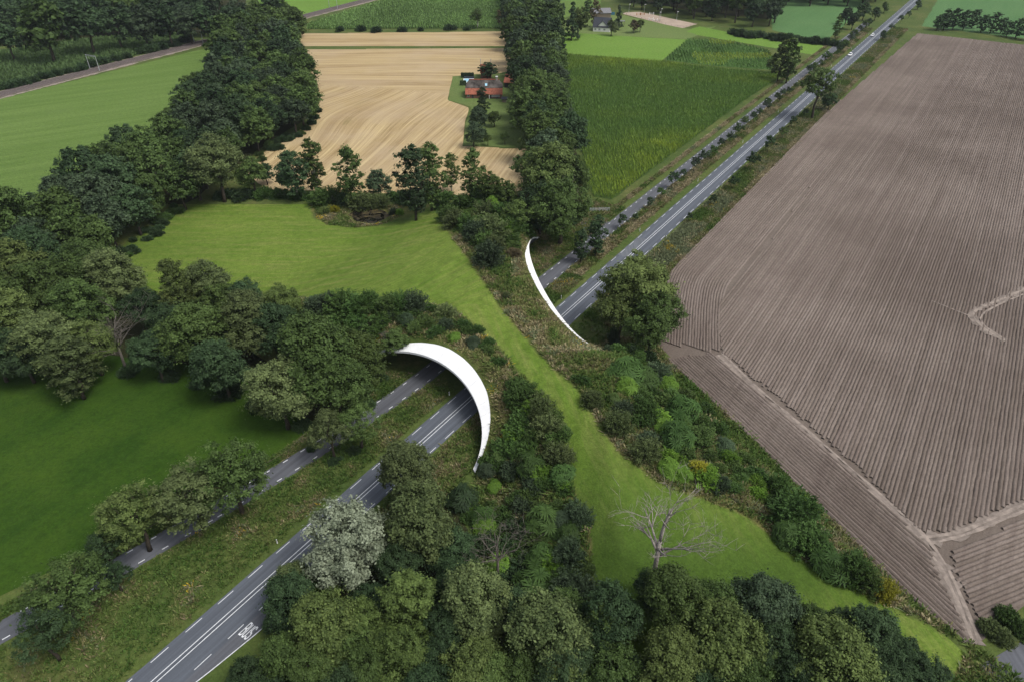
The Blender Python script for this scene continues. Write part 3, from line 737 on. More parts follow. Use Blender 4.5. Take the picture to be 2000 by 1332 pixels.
def crown_mesh(seed, R=6.0, H=16.0, zc=9.8, Rz=6.0, nl=9, nc=15, ll=130, ls=0.34, lobe=0.5, shape='round', open_=0.0):
    rng = np.random.default_rng(seed); L = []
    if shape == 'round':
        d = sph(rng, nl, -0.8); d[0] = (0, 0, 1)
        for k in range(nl):
            fr = rng.uniform(0.45, 0.62); L.append((np.array([d[k, 0] * R * fr, d[k, 1] * R * fr, zc + d[k, 2] * Rz * fr]), R * lobe * rng.uniform(0.75, 1.1)))
        L.append((np.array([0, 0, zc]), R * 0.55))
    elif shape == 'tall':
        for k in range(nl):
            t = k / (nl - 1); z = 3.2 + t * (H - 4.6); a = k * 2.4 + rng.uniform(-.4, .4); rr = R * (0.5 * math.sin(math.pi * (0.18 + 0.72 * t)))
            L.append((np.array([math.cos(a) * rr, math.sin(a) * rr, z]), R * lobe * rng.uniform(0.7, 1.0) * (0.55 + 0.6 * math.sin(math.pi * (0.15 + 0.75 * t)))))
    elif shape == 'cone':
        for k in range(nl):
            t = k / (nl - 1); z = 1.2 + t * (H - 1.9); a = k * 2.4; rr = R * 0.5 * (1 - t)
            L.append((np.array([math.cos(a) * rr, math.sin(a) * rr, z]), R * (0.62 * (1 - t) + 0.13)))
    C = []; Nn = []; T = []
    for i, (c, r) in enumerate(L):
        dirs = sph(rng, nc, -0.75)
        for dd in dirs:
            q = c + dd * r * rng.uniform(0.68, 1.08)
            if any(j != i and np.linalg.norm(q - c2) < 0.72 * r2 for j, (c2, r2) in enumerate(L)): continue
            if rng.random() < open_: continue
            rc = R * rng.uniform(0.09, 0.18); n = int(ll * rng.uniform(0.7, 1.3))
            p = sph(rng, n, -0.7); rad = rc * np.abs(rng.normal(0, 0.58, n)) + .12 * rc
            sq = np.array([rng.uniform(.8, 1.6), rng.uniform(.8, 1.6), rng.uniform(.55, 1.0)])
            C.append(q + p * rad[:, None] * sq)
            out = q - np.array([0, 0, zc - 1.5]); out /= np.linalg.norm(out) + 1e-9
            Nn.append(p * 0.75 + out * 0.35 + np.array([0, 0, 0.35]) + rng.normal(size=(n, 3)) * 0.46)
            cl = rng.uniform(0.05, 0.95); T.append(np.clip(cl * 0.72 + rng.uniform(-.08, 0.42, n), 0, 1))
    # sparse inner leaves close the crown
    n = int(0.12 * sum(len(c) for c in C)); li = rng.integers(0, len(L), n)
    p = sph(rng, n) * rng.uniform(0.2, 0.8, n)[:, None]
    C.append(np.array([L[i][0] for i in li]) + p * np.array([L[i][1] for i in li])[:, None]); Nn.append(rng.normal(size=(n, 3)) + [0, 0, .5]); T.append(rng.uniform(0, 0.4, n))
    C = np.concatenate(C); Nn = np.concatenate(Nn); T = np.concatenate(T)
    sz = ls * rng.uniform(0.45, 1.3, len(C))
    C[:, 2] = np.maximum(C[:, 2], 0.25)
    return leaf_mesh('crown', C, Nn, sz, T, 0.62, rng), L
def trunk_mesh(seed, L, R=6.0, H=16.0, r0=0.38, zc=9.8, limbs=7):
    rng = np.random.default_rng(seed); b = MB(); top = zc + 0.15 * R
    pts = [(rng.normal(0, 0.12) * k, rng.normal(0, 0.12) * k, -0.4 + (top + 0.4) * k / 5) for k in range(6)]
    b.tube(pts, [r0 * 1.25, r0, r0 * .85, r0 * .7, r0 * .5, r0 * .2], 7)
    for c, r in L[:limbs]:
        z0 = min(top * 0.85, max(zc * 0.35, c[2] - R * 0.55)); k = z0 / top * 5
        a = np.array([np.interp(k, range(6), [p[0] for p in pts]), np.interp(k, range(6), [p[1] for p in pts]), z0]); e = np.asarray(c) * [1, 1, 1]
        m1 = a + (e - a) * 0.4 + rng.normal(0, 0.25, 3); m2 = a + (e - a) * 0.75 + rng.normal(0, 0.3, 3) + [0, 0, 0.3]
        b.tube([a, m1, m2, e + [0, 0, r * 0.4]], [r0 * .45, r0 * .33, r0 * .2, r0 * .05], 5)
    return mesh_np('trunk', b.v, b.f, None, True)
def shrub_mesh(seed, R=2.0, H=2.6, n=90, per=26, ls=0.17, asp=0.3, kind='shoot'):
    rng = np.random.default_rng(seed); C = []; Nn = []; T = []; S_ = []
    if kind == 'shoot':                       # round bush of upright, radiating shoots
        d = sph(rng, n, -0.12); base = rng.normal(0, 0.22, (n, 3)) * [R, R, 0.1]
        bl = [(rng.uniform(-.4, .4) * R, rng.uniform(-.4, .4) * R) for _ in range(5)]
        for k in range(n):
            o_ = bl[k % 5]; tip = np.array([o_[0] + d[k, 0] * R * 0.72, o_[1] + d[k, 1] * R * 0.72, 0.15 + max(0, d[k, 2]) ** .8 * H * rng.uniform(.8, 1.05)])
            t = np.sqrt(rng.uniform(0.12, 1, per)); p = base[k] * 0.5 + (tip - base[k] * 0.5) * t[:, None] + rng.normal(0, 0.1 * R * 0.5, (per, 3))
            p[:, 2] = np.maximum(p[:, 2], 0.08)
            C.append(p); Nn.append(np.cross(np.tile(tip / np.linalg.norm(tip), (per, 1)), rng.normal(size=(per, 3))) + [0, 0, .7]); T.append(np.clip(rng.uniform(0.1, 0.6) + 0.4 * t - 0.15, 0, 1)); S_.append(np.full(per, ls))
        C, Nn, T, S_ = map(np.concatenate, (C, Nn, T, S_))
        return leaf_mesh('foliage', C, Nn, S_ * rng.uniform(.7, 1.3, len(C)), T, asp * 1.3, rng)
    # feather-leaved bush: rosettes of long drooping leaves
    V = []; Tn = []
    ro = sph(rng, n, 0.0)
    for k in range(n):
        c = ro[k] * [R * 0.75, R * 0.75, H * 0.85] * rng.uniform(0.45, 1.12) + [0, 0, 0.2]; out = ro[k] + [0, 0, 0.6]; out /= np.linalg.norm(out)
        tb = rng.uniform(0.25, 0.95); m = per
        for j in range(m):
            a = 2 * math.pi * (j + rng.uniform(-.2, .2)) / m; e1 = np.cross(out, [0.3, 0.1, 0.9]); e1 /= np.linalg.norm(e1); e2 = np.cross(out, e1)
            dr = e1 * math.cos(a) + e2 * math.sin(a); ln = R * 0.46 * rng.uniform(.7, 1.2); w = ln * 0.075
            sd_ = np.cross(out, dr); mid = c + dr * ln * 0.55 + out * ln * 0.3; tip = c + dr * ln + out * ln * rng.uniform(-.25, .2)
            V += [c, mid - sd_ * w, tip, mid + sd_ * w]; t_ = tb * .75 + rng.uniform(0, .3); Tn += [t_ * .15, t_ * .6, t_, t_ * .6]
    V = np.array(V); V[:, 2] = np.maximum(V[:, 2], 0.05); f = np.arange(len(V)).reshape(-1, 4)
    me = mesh_np('foliage', V, f); attr(me, 'tint', np.clip(Tn, 0, 1)); return me
def stem_mesh(seed, R, H):
    rng = np.random.default_rng(seed); b = MB()
    for k in range(5):
        a = 2 * math.pi * k / 5 + rng.uniform(-.4, .4)
        b.tube([(0.05 * math.cos(a), 0.05 * math.sin(a), -0.25), (R * .25 * math.cos(a), R * .25 * math.sin(a), H * .35), (R * .45 * math.cos(a), R * .45 * math.sin(a), H * .75)], [.05, .04, .015], 4)
    return mesh_np('stem', b.v, b.f, M['bark'])

LIB = {}
def lib(kind, lod, nvar, R, H, zc, Rz, r0=0.38, **kw):
    LIB[(kind, lod)] = []
    for s in range(nvar):
        me, L = crown_mesh(hash_(kind, lod, s), R=R, H=H, zc=zc, Rz=Rz, **kw)
        tm = trunk_mesh(hash_(kind, lod, s) + 1, L, R, H, r0, zc, limbs=8 if lod == 0 else 4)
        LIB[(kind, lod)].append((me, tm, R, H, zc))
def hash_(k, l, s): return sum(ord(c) * (i + 3) for i, c in enumerate(k)) * 31 + l * 1009 + s * 77
LS = {0: 0.215, 1: 0.35, 2: 0.62}
for lod, ll, nc in ((0, 145, 32), (1, 68, 23), (2, 30, 17)):
    nv = (6, 5, 4)[lod]
    lib('round', lod, nv, 6.0, 16.0, 8.8, 7.0, nl=(12, 11, 9)[lod], nc=nc, ll=ll, ls=LS[lod])
    lib('tall', lod, 3, 3.8, 16.0, 9.0, 6.5, r0=0.26, nl=9, nc=int(nc * .7), ll=int(ll * .75), ls=LS[lod] * .82, shape='tall', lobe=0.62)
for lod in (1, 2):
    lib('cone', lod, 2, 3.0, 14.0, 6.5, 6.0, r0=0.25, nl=9, nc=10, ll=(0, 40, 20)[lod], ls=LS[lod] * .8, shape='cone')
lib('airy', 0, 2, 6.0, 16.0, 10.2, 5.0, nl=10, nc=26, ll=115, ls=0.2, open_=0.22)
lib('airy', 1, 3, 6.0, 16.0, 10.2, 5.4, nl=9, nc=18, ll=60, ls=0.33, open_=0.25)
lib('sapling', 1, 3, 1.7, 4.6, 3.0, 1.7, r0=0.07, nl=6, nc=9, ll=34, ls=0.2)
SHR = {'shoot': [], 'feather': [], 'low': []}
for s in range(4):
    SHR['shoot'].append((shrub_mesh(100 + s, 2.0, 2.7, 240, 34, 0.13), stem_mesh(s, 2.0, 2.6), 2.0, 2.7))
    SHR['feather'].append((shrub_mesh(200 + s, 2.2, 2.7, 58, 16, kind='feather'), stem_mesh(s + 9, 2.0, 2.6), 2.2, 2.7))
    SHR['low'].append((shrub_mesh(300 + s, 2.3, 1.5, 200, 30, 0.15, 0.45), stem_mesh(s + 19, 2.0, 1.4), 2.3, 1.5))

USED = {}
TREES = []
def set_mat(o, mat):
    me = o.data
    if len(me.materials) == 0: me.materials.append(mat)
    o.material_slots[0].link = 'OBJECT'; o.material_slots[0].material = mat
def put_tree(base, R, H, kind='round', mat='oak', name='broadleaf_tree', label=None, cat='tree', group=None, bark='bark', lod=None, rr=None):
    rr = rr or rnd; dist = math.sqrt(base[0] ** 2 + base[1] ** 2 + 85 ** 2)
    if lod is None: lod = 0 if dist < 200 else (1 if dist < 380 else 2)
    while (kind, lod) not in LIB: lod = (lod + 1) if lod < 2 else 0
    me, tm, r0, h0, zc = rr.choice(LIB[(kind, lod)])
    o = empty(name, base, rr.uniform(0, 6.28)); o.scale = (R / r0, R / r0 * rr.uniform(.92, 1.08), H / h0)
    c = new_obj('crown', me, o); set_mat(c, M[mat]); t = new_obj('trunk', tm, o); set_mat(t, M[bark])
    tag(o, label or 'tree', cat, group); TREES.append(o)
    return o
def tree_px(x, y, r, kind='round', mat='oak', hr=None, frac=0.6, **kw):
    """place a tree so that its crown centre falls on pixel x, y with half width r."""
    hr = hr or {'round': 2.5, 'tall': 4.2, 'cone': 4.6, 'airy': 2.6, 'sapling': 2.7}[kind]; R = 6.0; b = gz(x, y)
    for _ in range(5):
        z = hm(*b) + R * hr * frac; b = gz(x, y, z); _, _, zc = proj(b[0], b[1], z); R = 1.1 * r * zc / F
    return put_tree((b[0], b[1], hm(*b) - 0.02), R, R * hr, kind, mat, **kw)
def shrub_px(x, y, r, kind='shoot', mat='mid', hr=1.25, name='shrub', label=None, group=None, cat='shrub'):
    R = 2.0; b = gz(x, y)
    for _ in range(4):
        z = hm(*b) + R * hr * 0.42; b = gz(x, y, z); _, _, zc = proj(b[0], b[1], z); R = 1.18 * r * zc / F
    me, st, r0, h0 = rnd.choice(SHR[kind]); o = empty(name, (b[0], b[1], hm(*b) + 0.03), rnd.uniform(0, 6.28))
    o.scale = (R / r0 * rnd.uniform(.85, 1.25), R / r0 * rnd.uniform(.85, 1.2), R * hr / h0); c = new_obj('foliage', me, o); set_mat(c, M[mat]); s = new_obj('stem', st, o)
    tag(o, label or 'shrub', cat, group); return o

ORD = 'first second third fourth fifth sixth seventh eighth ninth tenth eleventh twelfth thirteenth fourteenth fifteenth sixteenth seventeenth eighteenth nineteenth'.split()
TENS = {20: 'twent', 30: 'thirt', 40: 'fort', 50: 'fift', 60: 'sixt', 70: 'sevent', 80: 'eight', 90: 'ninet'}
def nth(n):
    if n <= 19: return ORD[n - 1]
    if n >= 100: return 'hundred' + ('th' if n == 100 else ' and ' + nth(n - 100))
    t = TENS[n // 10 * 10]; return t + 'ieth' if n % 10 == 0 else t + 'y-' + ORD[n % 10 - 1]
LOOK = {'oak': 'green', 'dark': 'dark green', 'blue_green': 'bluish green', 'grey_green': 'grey green', 'silver': 'silvery', 'olive': 'olive', 'mid': 'fresh green', 'fresh': 'fresh green', 'lime': 'bright green', 'yellow': 'yellow green', 'brown': 'brownish'}
def cat_px(x, y): return x, y

# ---- woods: crowns packed over an outline traced in the photograph
def wood(pxpoly, spacing, Rr, mats, phrase, group, key, hz=9.0, hr=(2.3, 2.8), kind='round', seed=1, limit=200, skip=None, name='broadleaf_tree'):
    rr = random.Random(seed); w = [gz(x, y, hz) for x, y in pxpoly]; xs = [q[0] for q in w]; ys = [q[1] for q in w]
    pts = []; tries = 0
    while tries < 9000 and len(pts) < limit:
        tries += 1; x = rr.uniform(min(xs), max(xs)); y = rr.uniform(min(ys), max(ys))
        if not bool(inside(w, np.array([x]), np.array([y]))[0]): continue
        if any((x - a) ** 2 + (y - b) ** 2 < spacing ** 2 for a, b in pts): continue
        pts.append((x, y))
    pts.sort(key=key)
    for i, (x, y) in enumerate(pts):
        R = rr.uniform(*Rr); m = rr.choice(mats); k = kind if isinstance(kind, str) else rr.choice(kind)
        put_tree((x, y, hm(x, y) - 0.02), R if k != 'tall' else R * .7, R * rr.uniform(*hr), k, m, name, f'{LOOK[m]} crowned tree, {nth(i + 1)} {phrase}', group=group, rr=rr)
    return pts
near_first = lambda p: p[0] ** 2 + p[1] ** 2
wood([(0, 440), (60, 392), (130, 372), (205, 322), (275, 278), (350, 225), (405, 150), (425, 85), (440, 30), (560, 20), (588, 60), (575, 95), (600, 165), (590, 215), (520, 260), (470, 285), (390, 325), (340, 372), (285, 415), (215, 465), (120, 480), (0, 470)],
     9.6, (6.0, 8.2), ['oak', 'oak', 'dark', 'dark', 'dark', 'blue_green', 'oak'], 'counted up the long wood from its near end', 'trees of the long wood', near_first, seed=11, name='woodland_tree')
wood([(-25, 20), (60, 10), (200, 15), (330, 25), (430, 25), (430, -32), (-25, -32)], 14.5, (8.5, 11.5), ['dark', 'dark', 'blue_green', 'oak'], 'from the left behind the railway', 'trees behind the railway', lambda p: p[0], seed=12, name='woodland_tree', hr=(2.4, 3.0), limit=110)
wood([(-25, 60), (60, 52), (200, 42), (330, 35), (420, 45), (380, 25), (-25, 20)], 12.5, (8, 10.5), ['dark', 'dark', 'oak', 'blue_green'], 'from the left along the railway wood edge', 'edge trees behind the railway', lambda p: p[0], seed=13, name='woodland_tree', hr=(2.1, 2.5))
wood([(990, -30), (1060, -30), (1085, 40), (1080, 80), (1090, 180), (1110, 260), (1120, 330), (1118, 375), (1060, 390), (1050, 330), (1030, 250), (1015, 180), (1005, 100), (998, 40)],
     9.0, (6.2, 7.8), ['oak', 'oak', 'dark', 'blue_green', 'oak'], 'counted up the tree avenue beside the maize', 'trees of the avenue', near_first, seed=14, name='avenue_tree', hr=(2.5, 3.0))
wood([(1230, -28), (1530, -28), (1525, 25), (1500, 30), (1440, 24), (1370, 12), (1300, 2), (1240, -5)], 11.0, (6, 8.5), ['dark', 'blue_green', 'dark', 'oak'], 'from the left in the wood behind the sand arena', 'trees behind the arena', lambda p: p[0], seed=15, name='woodland_tree', hr=(2.7, 3.4), kind=('round', 'round', 'tall'))
wood([(1540, -32), (1750, -32), (1700, -12), (1540, -12)], 13, (7, 9.5), ['dark', 'blue_green'], 'from the left in the far wood by the road', 'far wood by the road', lambda p: p[0], seed=16, name='woodland_tree', limit=30)

# ---- single trees read off the photograph: x, y, half width, kind, material, label
T = [
 # behind the railway
 (12, 74, 27, 'round', 'dark', 'dark oak at the left edge in front of the railway wood'), (80, 48, 44, 'round', 'oak', 'very large brownish green crown at the railway wood edge'), (165, 42, 38, 'round', 'dark', 'large dark crown right of the brownish green one'), (225, 48, 29, 'round', 'dark', 'dark crown in the middle of the railway wood edge'), (275, 44, 30, 'round', 'blue_green', 'bluish crown at the railway wood edge'), (325, 42, 29, 'round', 'dark', 'dark crown above the far end of the maize'), (365, 44, 25, 'round', 'blue_green', 'bluish crown beside the second catenary portal'), (402, 44, 25, 'round', 'dark', 'dark crown where the railway meets the long wood'),
 # left wood, near side
 (600, 690, 78, 'round', 'oak', 'very large rounded oak crown above the dark pasture'), (545, 760, 62, 'round', 'grey_green', 'oak leaning over the dark pasture, lowest of its group'), (655, 745, 58, 'round', 'oak', 'dense oak left of the arch opening'), (690, 665, 52, 'round', 'mid', 'fresh green oak behind the left end of the arch'),
 (385, 650, 62, 'round', 'oak', 'green oak right of the bare grey tree'), (472, 630, 54, 'round', 'grey_green', 'grey green oak in the middle of the hedge wood'), (402, 555, 44, 'round', 'grey_green', 'rounded tree at the upper edge of the hedge wood by the meadow'), (342, 565, 34, 'tall', 'olive', 'slim olive tree at the meadow edge'), (440, 590, 38, 'round', 'mid', 'small green tree in a gap by the meadow'), (485, 580, 36, 'round', 'dark', 'dark tree at the meadow edge'), (550, 588, 34, 'round', 'mid', 'light green tree at the right end of the meadow edge'), (530, 640, 46, 'round', 'dark', 'dark oak behind the large rounded crown'), (430, 710, 54, 'round', 'dark', 'low dark oak over the pasture'), (330, 640, 44, 'round', 'dark', 'dark tree right behind the bare grey tree'),
 (227, 538, 52, 'round', 'grey_green', 'pale grey green oak above the bare grey tree'), (160, 515, 50, 'round', 'oak', 'oak left of the pale grey green crown'), (90, 560, 56, 'round', 'oak', 'broad oak in the left wood'), (25, 520, 52, 'round', 'olive', 'olive oak at the left picture edge'), (165, 600, 54, 'round', 'oak', 'oak in the heart of the left wood'), (20, 620, 56, 'round', 'olive', 'olive brown oak at the left edge above the pasture'), (95, 655, 58, 'round', 'grey_green', 'grey green oak hanging over the dark pasture'), (175, 672, 46, 'round', 'olive', 'yellowish oak beside the bare grey tree'), (135, 710, 46, 'tall', 'grey_green', 'tree with a long crown hanging down to the dark pasture'), (40, 690, 44, 'round', 'dark', 'dark oak at the left edge by the pasture'), (60, 490, 50, 'round', 'dark', 'dark oak in the second rank at the left edge'), (-30, 570, 56, 'round', 'oak', 'oak cut by the left picture edge'), (-20, 680, 50, 'round', 'dark', 'shaded oak cut by the left picture edge'), (280, 600, 40, 'round', 'dark', 'dark tree just behind the bare grey tree'), (300, 690, 42, 'round', 'dark', 'dark low tree right of the bare trunk'),
 (420, 318, 50, 'round', 'grey_green', 'large grey green tree where the hedge meets the long wood'), (490, 335, 30, 'round', 'oak', 'oak left of the stubble corner'), (517, 335, 17, 'round', 'dark', 'small dark tree standing before the stubble'), (375, 330, 40, 'round', 'dark', 'dark tree at the wood corner'),
 # hedge by the stubble
 (573, 333, 36, 'round', 'dark', 'dense dark tree in the hedge left of the birch'), (611, 318, 25, 'tall', 'mid', 'slender drooping birch in front of the stubble'), (681, 333, 27, 'tall', 'oak', 'egg shaped tree standing alone before the stubble'), (740, 357, 23, 'round', 'blue_green', 'small bluish tree above the pond'), (805, 345, 34, 'tall', 'dark', 'tall dark tree right of the pond'), (838, 335, 30, 'tall', 'oak', 'tall oak beside the dark tree right of the pond'), (880, 330, 17, 'tall', 'mid', 'thin birch right of the tall pair'), (922, 335, 25, 'tall', 'oak', 'tall tree left of the stubble tongue'), (955, 360, 24, 'round', 'mid', 'light green tree at the stubble tongue'), (985, 372, 20, 'round', 'mid', 'small tree below the stubble tongue'),
 # avenue foot
 (1080, 335, 58, 'round', 'olive', 'large olive oak at the near end of the avenue'), (1095, 400, 52, 'round', 'oak', 'large oak with dead branches at the foot of the avenue'), (1055, 400, 40, 'round', 'dark', 'dark oak at the avenue foot'), (1040, 330, 40, 'round', 'oak', 'oak overhanging the stubble tongue'), (1010, 415, 26, 'round', 'mid', 'green tree between shrubs and avenue'),
 (1097, 85, 13, 'cone', 'dark', 'dark pointed tree right of the avenue'), (1085, 70, 16, 'tall', 'dark', 'tall dark tree right of the avenue'),
 # right of the road
 (1252, 560, 66, 'round', 'olive', 'large broad oak standing between the road and the ploughed field'), (1275, 615, 54, 'round', 'oak', 'lower half of the big crown beside the ploughed field'), (1215, 600, 50, 'round', 'olive', 'olive crown over the road edge'), (1600, 172, 36, 'airy', 'oak', 'lone spreading oak between the road and the ploughed field'), (1622, 195, 14, 'round', 'dark', 'small dark tree right of the lone oak'),
 (1528, 112, 17, 'tall', 'olive', 'olive tree in the pair by the service road'), (1546, 112, 18, 'tall', 'oak', 'green tree in the pair by the service road'), (1510, 125, 12, 'round', 'mid', 'bushy tree left of the pair by the service road'),
 # garden of the farmhouse
 (952, 136, 17, 'round', 'dark', 'dark tree behind the farmhouse', 1.7), (941, 198, 14, 'tall', 'dark', 'dark tree in front of the farmhouse'), (934, 226, 19, 'round', 'blue_green', 'bluish rounded tree in the farmhouse garden'), (965, 229, 12, 'round', 'mid', 'bright green fruit tree in the farmhouse garden'), (925, 258, 19, 'round', 'blue_green', 'large garden tree at the stubble edge'), (942, 262, 10, 'round', 'dark', 'small dark tree beside the large garden tree'), (986, 268, 9, 'airy', 'oak', 'small standard fruit tree on the lawn'), (953, 272, 8, 'airy', 'mid', 'low fruit tree on the lawn'),
 # parallel road, lower left
 (120, 1155, 76, 'airy', 'oak', 'broad oak over the service road at the lower left'), (85, 1240, 50, 'airy', 'dark', 'dark lower crown at the left bottom corner'), (205, 1075, 38, 'airy', 'dark', 'small dark oak between two big roadside oaks'), (262, 1005, 62, 'airy', 'olive', 'greyish brown oak over the service road'), (372, 965, 76, 'airy', 'grey_green', 'large pale oak over the service road'), (450, 925, 66, 'airy', 'oak', 'large dark oak, upper one of the roadside pair'), (225, 1125, 26, 'airy', 'dark', 'slim dark oak above the verge'),
 (643, 843, 42, 'airy', 'grey_green', 'small yellowish oak by the service road'), (700, 825, 40, 'airy', 'oak', 'small green oak by the service road near the arch'),
 # young trees past the far portal
 (1136, 475, 16, 'tall', 'dark', 'young roadside tree with bare stem, left of two'), (1166, 455, 19, 'tall', 'dark', 'young roadside tree with bare stem, right of two'),
 # bottom foreground wood
 (671, 1060, 76, 'round', 'silver', 'silvery white poplar beside the road'), (803, 915, 58, 'round', 'grey_green', 'rounded willow beside the road near the arch'), (815, 1006, 70, 'round', 'grey_green', 'broad grey green tree below the willow'), (572, 1135, 38, 'round', 'grey_green', 'rounded tree left of the silvery poplar'), (618, 1226, 72, 'round', 'olive', 'large olive oak beside the bus bay'), (797, 1178, 58, 'tall', 'mid', 'fresh green tree in the middle of the front wood'), (720, 1215, 48, 'round', 'mid', 'yellowish green small tree in the front wood'), (937, 1172, 70, 'round', 'grey_green', 'pale oak in the middle of the front wood'), (1075, 1242, 76, 'round', 'grey_green', 'pale broad oak right of the middle of the front wood'), (925, 1303, 58, 'round', 'olive', 'oak at the bottom picture edge left of centre'), (787, 1275, 58, 'round', 'mid', 'green tree at the bottom picture edge'), (715, 1305, 52, 'round', 'oak', 'oak at the bottom edge beside the large olive oak'), (1105, 1318, 56, 'round', 'olive', 'olive oak at the bottom edge right of centre'), (605, 1318, 56, 'round', 'oak', 'oak at the bottom edge below the large olive oak'), (538, 1208, 25, 'round', 'dark', 'small dark tree hanging over the bus bay'), (1190, 1215, 52, 'round', 'oak', 'oak below the bare dead tree'), (1325, 1175, 70, 'round', 'oak', 'rounded oak at the meadow edge below the dead tree'), (1496, 1190, 66, 'round', 'blue_green', 'bluish oak at the meadow edge'), (1400, 1245, 80, 'round', 'olive', 'large olive oak in the front wood right of centre'), (1300, 1298, 66, 'round', 'olive', 'olive oak at the bottom edge'), (1625, 1282, 78, 'round', 'olive', 'yellowish oak at the bottom right of the wood'), (1752, 1285, 52, 'round', 'dark', 'dark tree at the right end of the front wood'), (1510, 1262, 52, 'round', 'dark', 'dark oak with dead twigs in the front wood'), (1640, 1222, 34, 'round', 'dark', 'small dark tree behind the yellowish oak'), (1190, 1316, 58, 'round', 'oak', 'oak at the bottom edge below the dead tree'), (1440, 1325, 60, 'round', 'oak', 'oak at the bottom edge below the large olive oak right of centre'), (1010, 1318, 50, 'round', 'oak', 'dark oak at the very bottom of the front wood'), (860, 1230, 48, 'round', 'dark', 'dark gap tree in the front wood'), (1545, 1325, 52, 'round', 'dark', 'dark oak at the bottom edge left of the yellowish oak'), (1700, 1245, 34, 'round', 'mid', 'small green tree at the meadow corner'), (880, 1075, 44, 'round', 'dark', 'dark tree left of the bare forked tree'), (490, 1320, 40, 'round', 'dark', 'dark low tree beside the road at the bottom edge'),
 (780, 1100, 44, 'round', 'dark', 'shaded tree below the broad grey green tree'),
 # white house and top right
 (1118, 35, 14, 'cone', 'dark', 'dark conifer left of the white house'), (1130, 36, 20, 'round', 'olive', 'yellowish tree hiding the left of the white house'), (1097, 28, 9, 'cone', 'dark', 'small dark conifer by the far pasture'), (1209, 30, 9, 'cone', 'blue_green', 'conifer right of the white house'), (1195, 52, 11, 'round', 'grey_green', 'weeping willow before the white house'), (1163, 22, 11, 'tall', 'brown', 'brownish tree behind the white house'), (1238, 50, 9, 'round', 'brown', 'brownish garden tree, left of a pair'), (1251, 48, 9, 'round', 'olive', 'brownish garden tree, right of a pair'), (1148, 15, 10, 'tall', 'dark', 'dark tree behind the yellowish tree'),
 (932, 32, 13, 'airy', 'oak', 'open birch at the far edge of the maize'), (975, 32, 6, 'tall', 'brown', 'thin bare looking birch beside the avenue'),
 (1690, 18, 13, 'round', 'dark', 'dark tree at the far end of the service road'), (1655, 28, 12, 'round', 'dark', 'dark tree above the far lane'), (1637, 50, 9, 'tall', 'mid', 'pointed green tree by the far lane'), (1668, 38, 12, 'round', 'dark', 'dark rounded tree by the far lane'), (1712, 25, 9, 'round', 'dark', 'low tree right of the far lane'), (1730, 12, 8, 'round', 'oak', 'tree between far lane and road'), (1795, 7, 7, 'round', 'dark', 'small dark tree right of the far road'), (1726, 68, 7, 'round', 'dark', 'dark round tree on the right verge opposite the cars'),
]
for (x, y, r, kd, mt, lab, *hx_) in T:
    nm = {'tall': 'slender_tree', 'cone': 'conifer_tree'}.get(kd, 'broadleaf_tree')
    tree_px(x, y, r, kd, 'fresh' if mt == 'mid' else mt, name=nm, label=lab, bark='birch' if 'birch' in lab else 'bark', lod=0 if r >= 45 else None, hr=hx_[0] if hx_ else 2.9 if (kd == 'tall' and r > 45) else (1.9 if r > 70 and kd == 'airy' else None))
row = [(1835, 42, 10), (1850, 36, 13), (1868, 34, 14), (1888, 36, 13), (1905, 34, 12), (1922, 44, 11), (1942, 42, 13), (1960, 48, 10), (1972, 54, 10), (1992, 52, 13), (2012, 56, 13)]
for i, (x, y, r) in enumerate(row):
    tree_px(x, y, r, 'tall', 'dark', hr=2.6, name='slender_tree', label=f'dark tree, {nth(i + 1)} from the left in the row behind the ploughed field', group='row behind the ploughed field')
# young trees on the verge between the two roads
yt = [(1215, 432, 10), (1242, 425, 6), (1269, 397, 9), (1291, 378, 9), (1314, 350, 12), (1335, 340, 7), (1357, 320, 11), (1374, 306, 10), (1392, 297, 10), (1408, 280, 8), (1428, 268, 8), (1442, 254, 10), (1456, 238, 9), (1473, 228, 8), (1484, 220, 6), (1497, 208, 9), (1500, 200, 7), (1519, 192, 8), (1530, 182, 6), (1540, 178, 6), (1556, 168, 6), (1582, 138, 8), (1592, 132, 8), (1603, 125, 6), (1615, 114, 9), (1640, 97, 7), (1650, 90, 8), (1663, 76, 7), (1668, 68, 8), (1680, 58, 6), (1691, 50, 7), (1698, 44, 6)]
for i, (x, y, r) in enumerate(yt):
    tree_px(x, y, r, 'sapling', rnd.choice(['oak', 'dark', 'blue_green', 'mid']), name='young_tree', label=f'young tree, {nth(i + 1)} up the verge between the two roads', group='young trees between the roads', frac=0.55)
for i, (x, y, r) in enumerate([(1394, 392, 8), (1432, 358, 10), (1470, 316, 13), (1502, 284, 12), (1529, 261, 9), (1548, 240, 8), (1572, 222, 7), (1346, 425, 7), (1741, 55, 5), (1760, 38, 5), (1775, 30, 5)]):
    tree_px(x, y, r, 'sapling', rnd.choice(['oak', 'dark', 'dark']), name='young_tree', label=f'young tree, {nth(i + 1)} in the list of trees on the verge by the ploughed field'.replace('in the list of trees on', 'along'), group='young trees beside the ploughed field', frac=0.5)

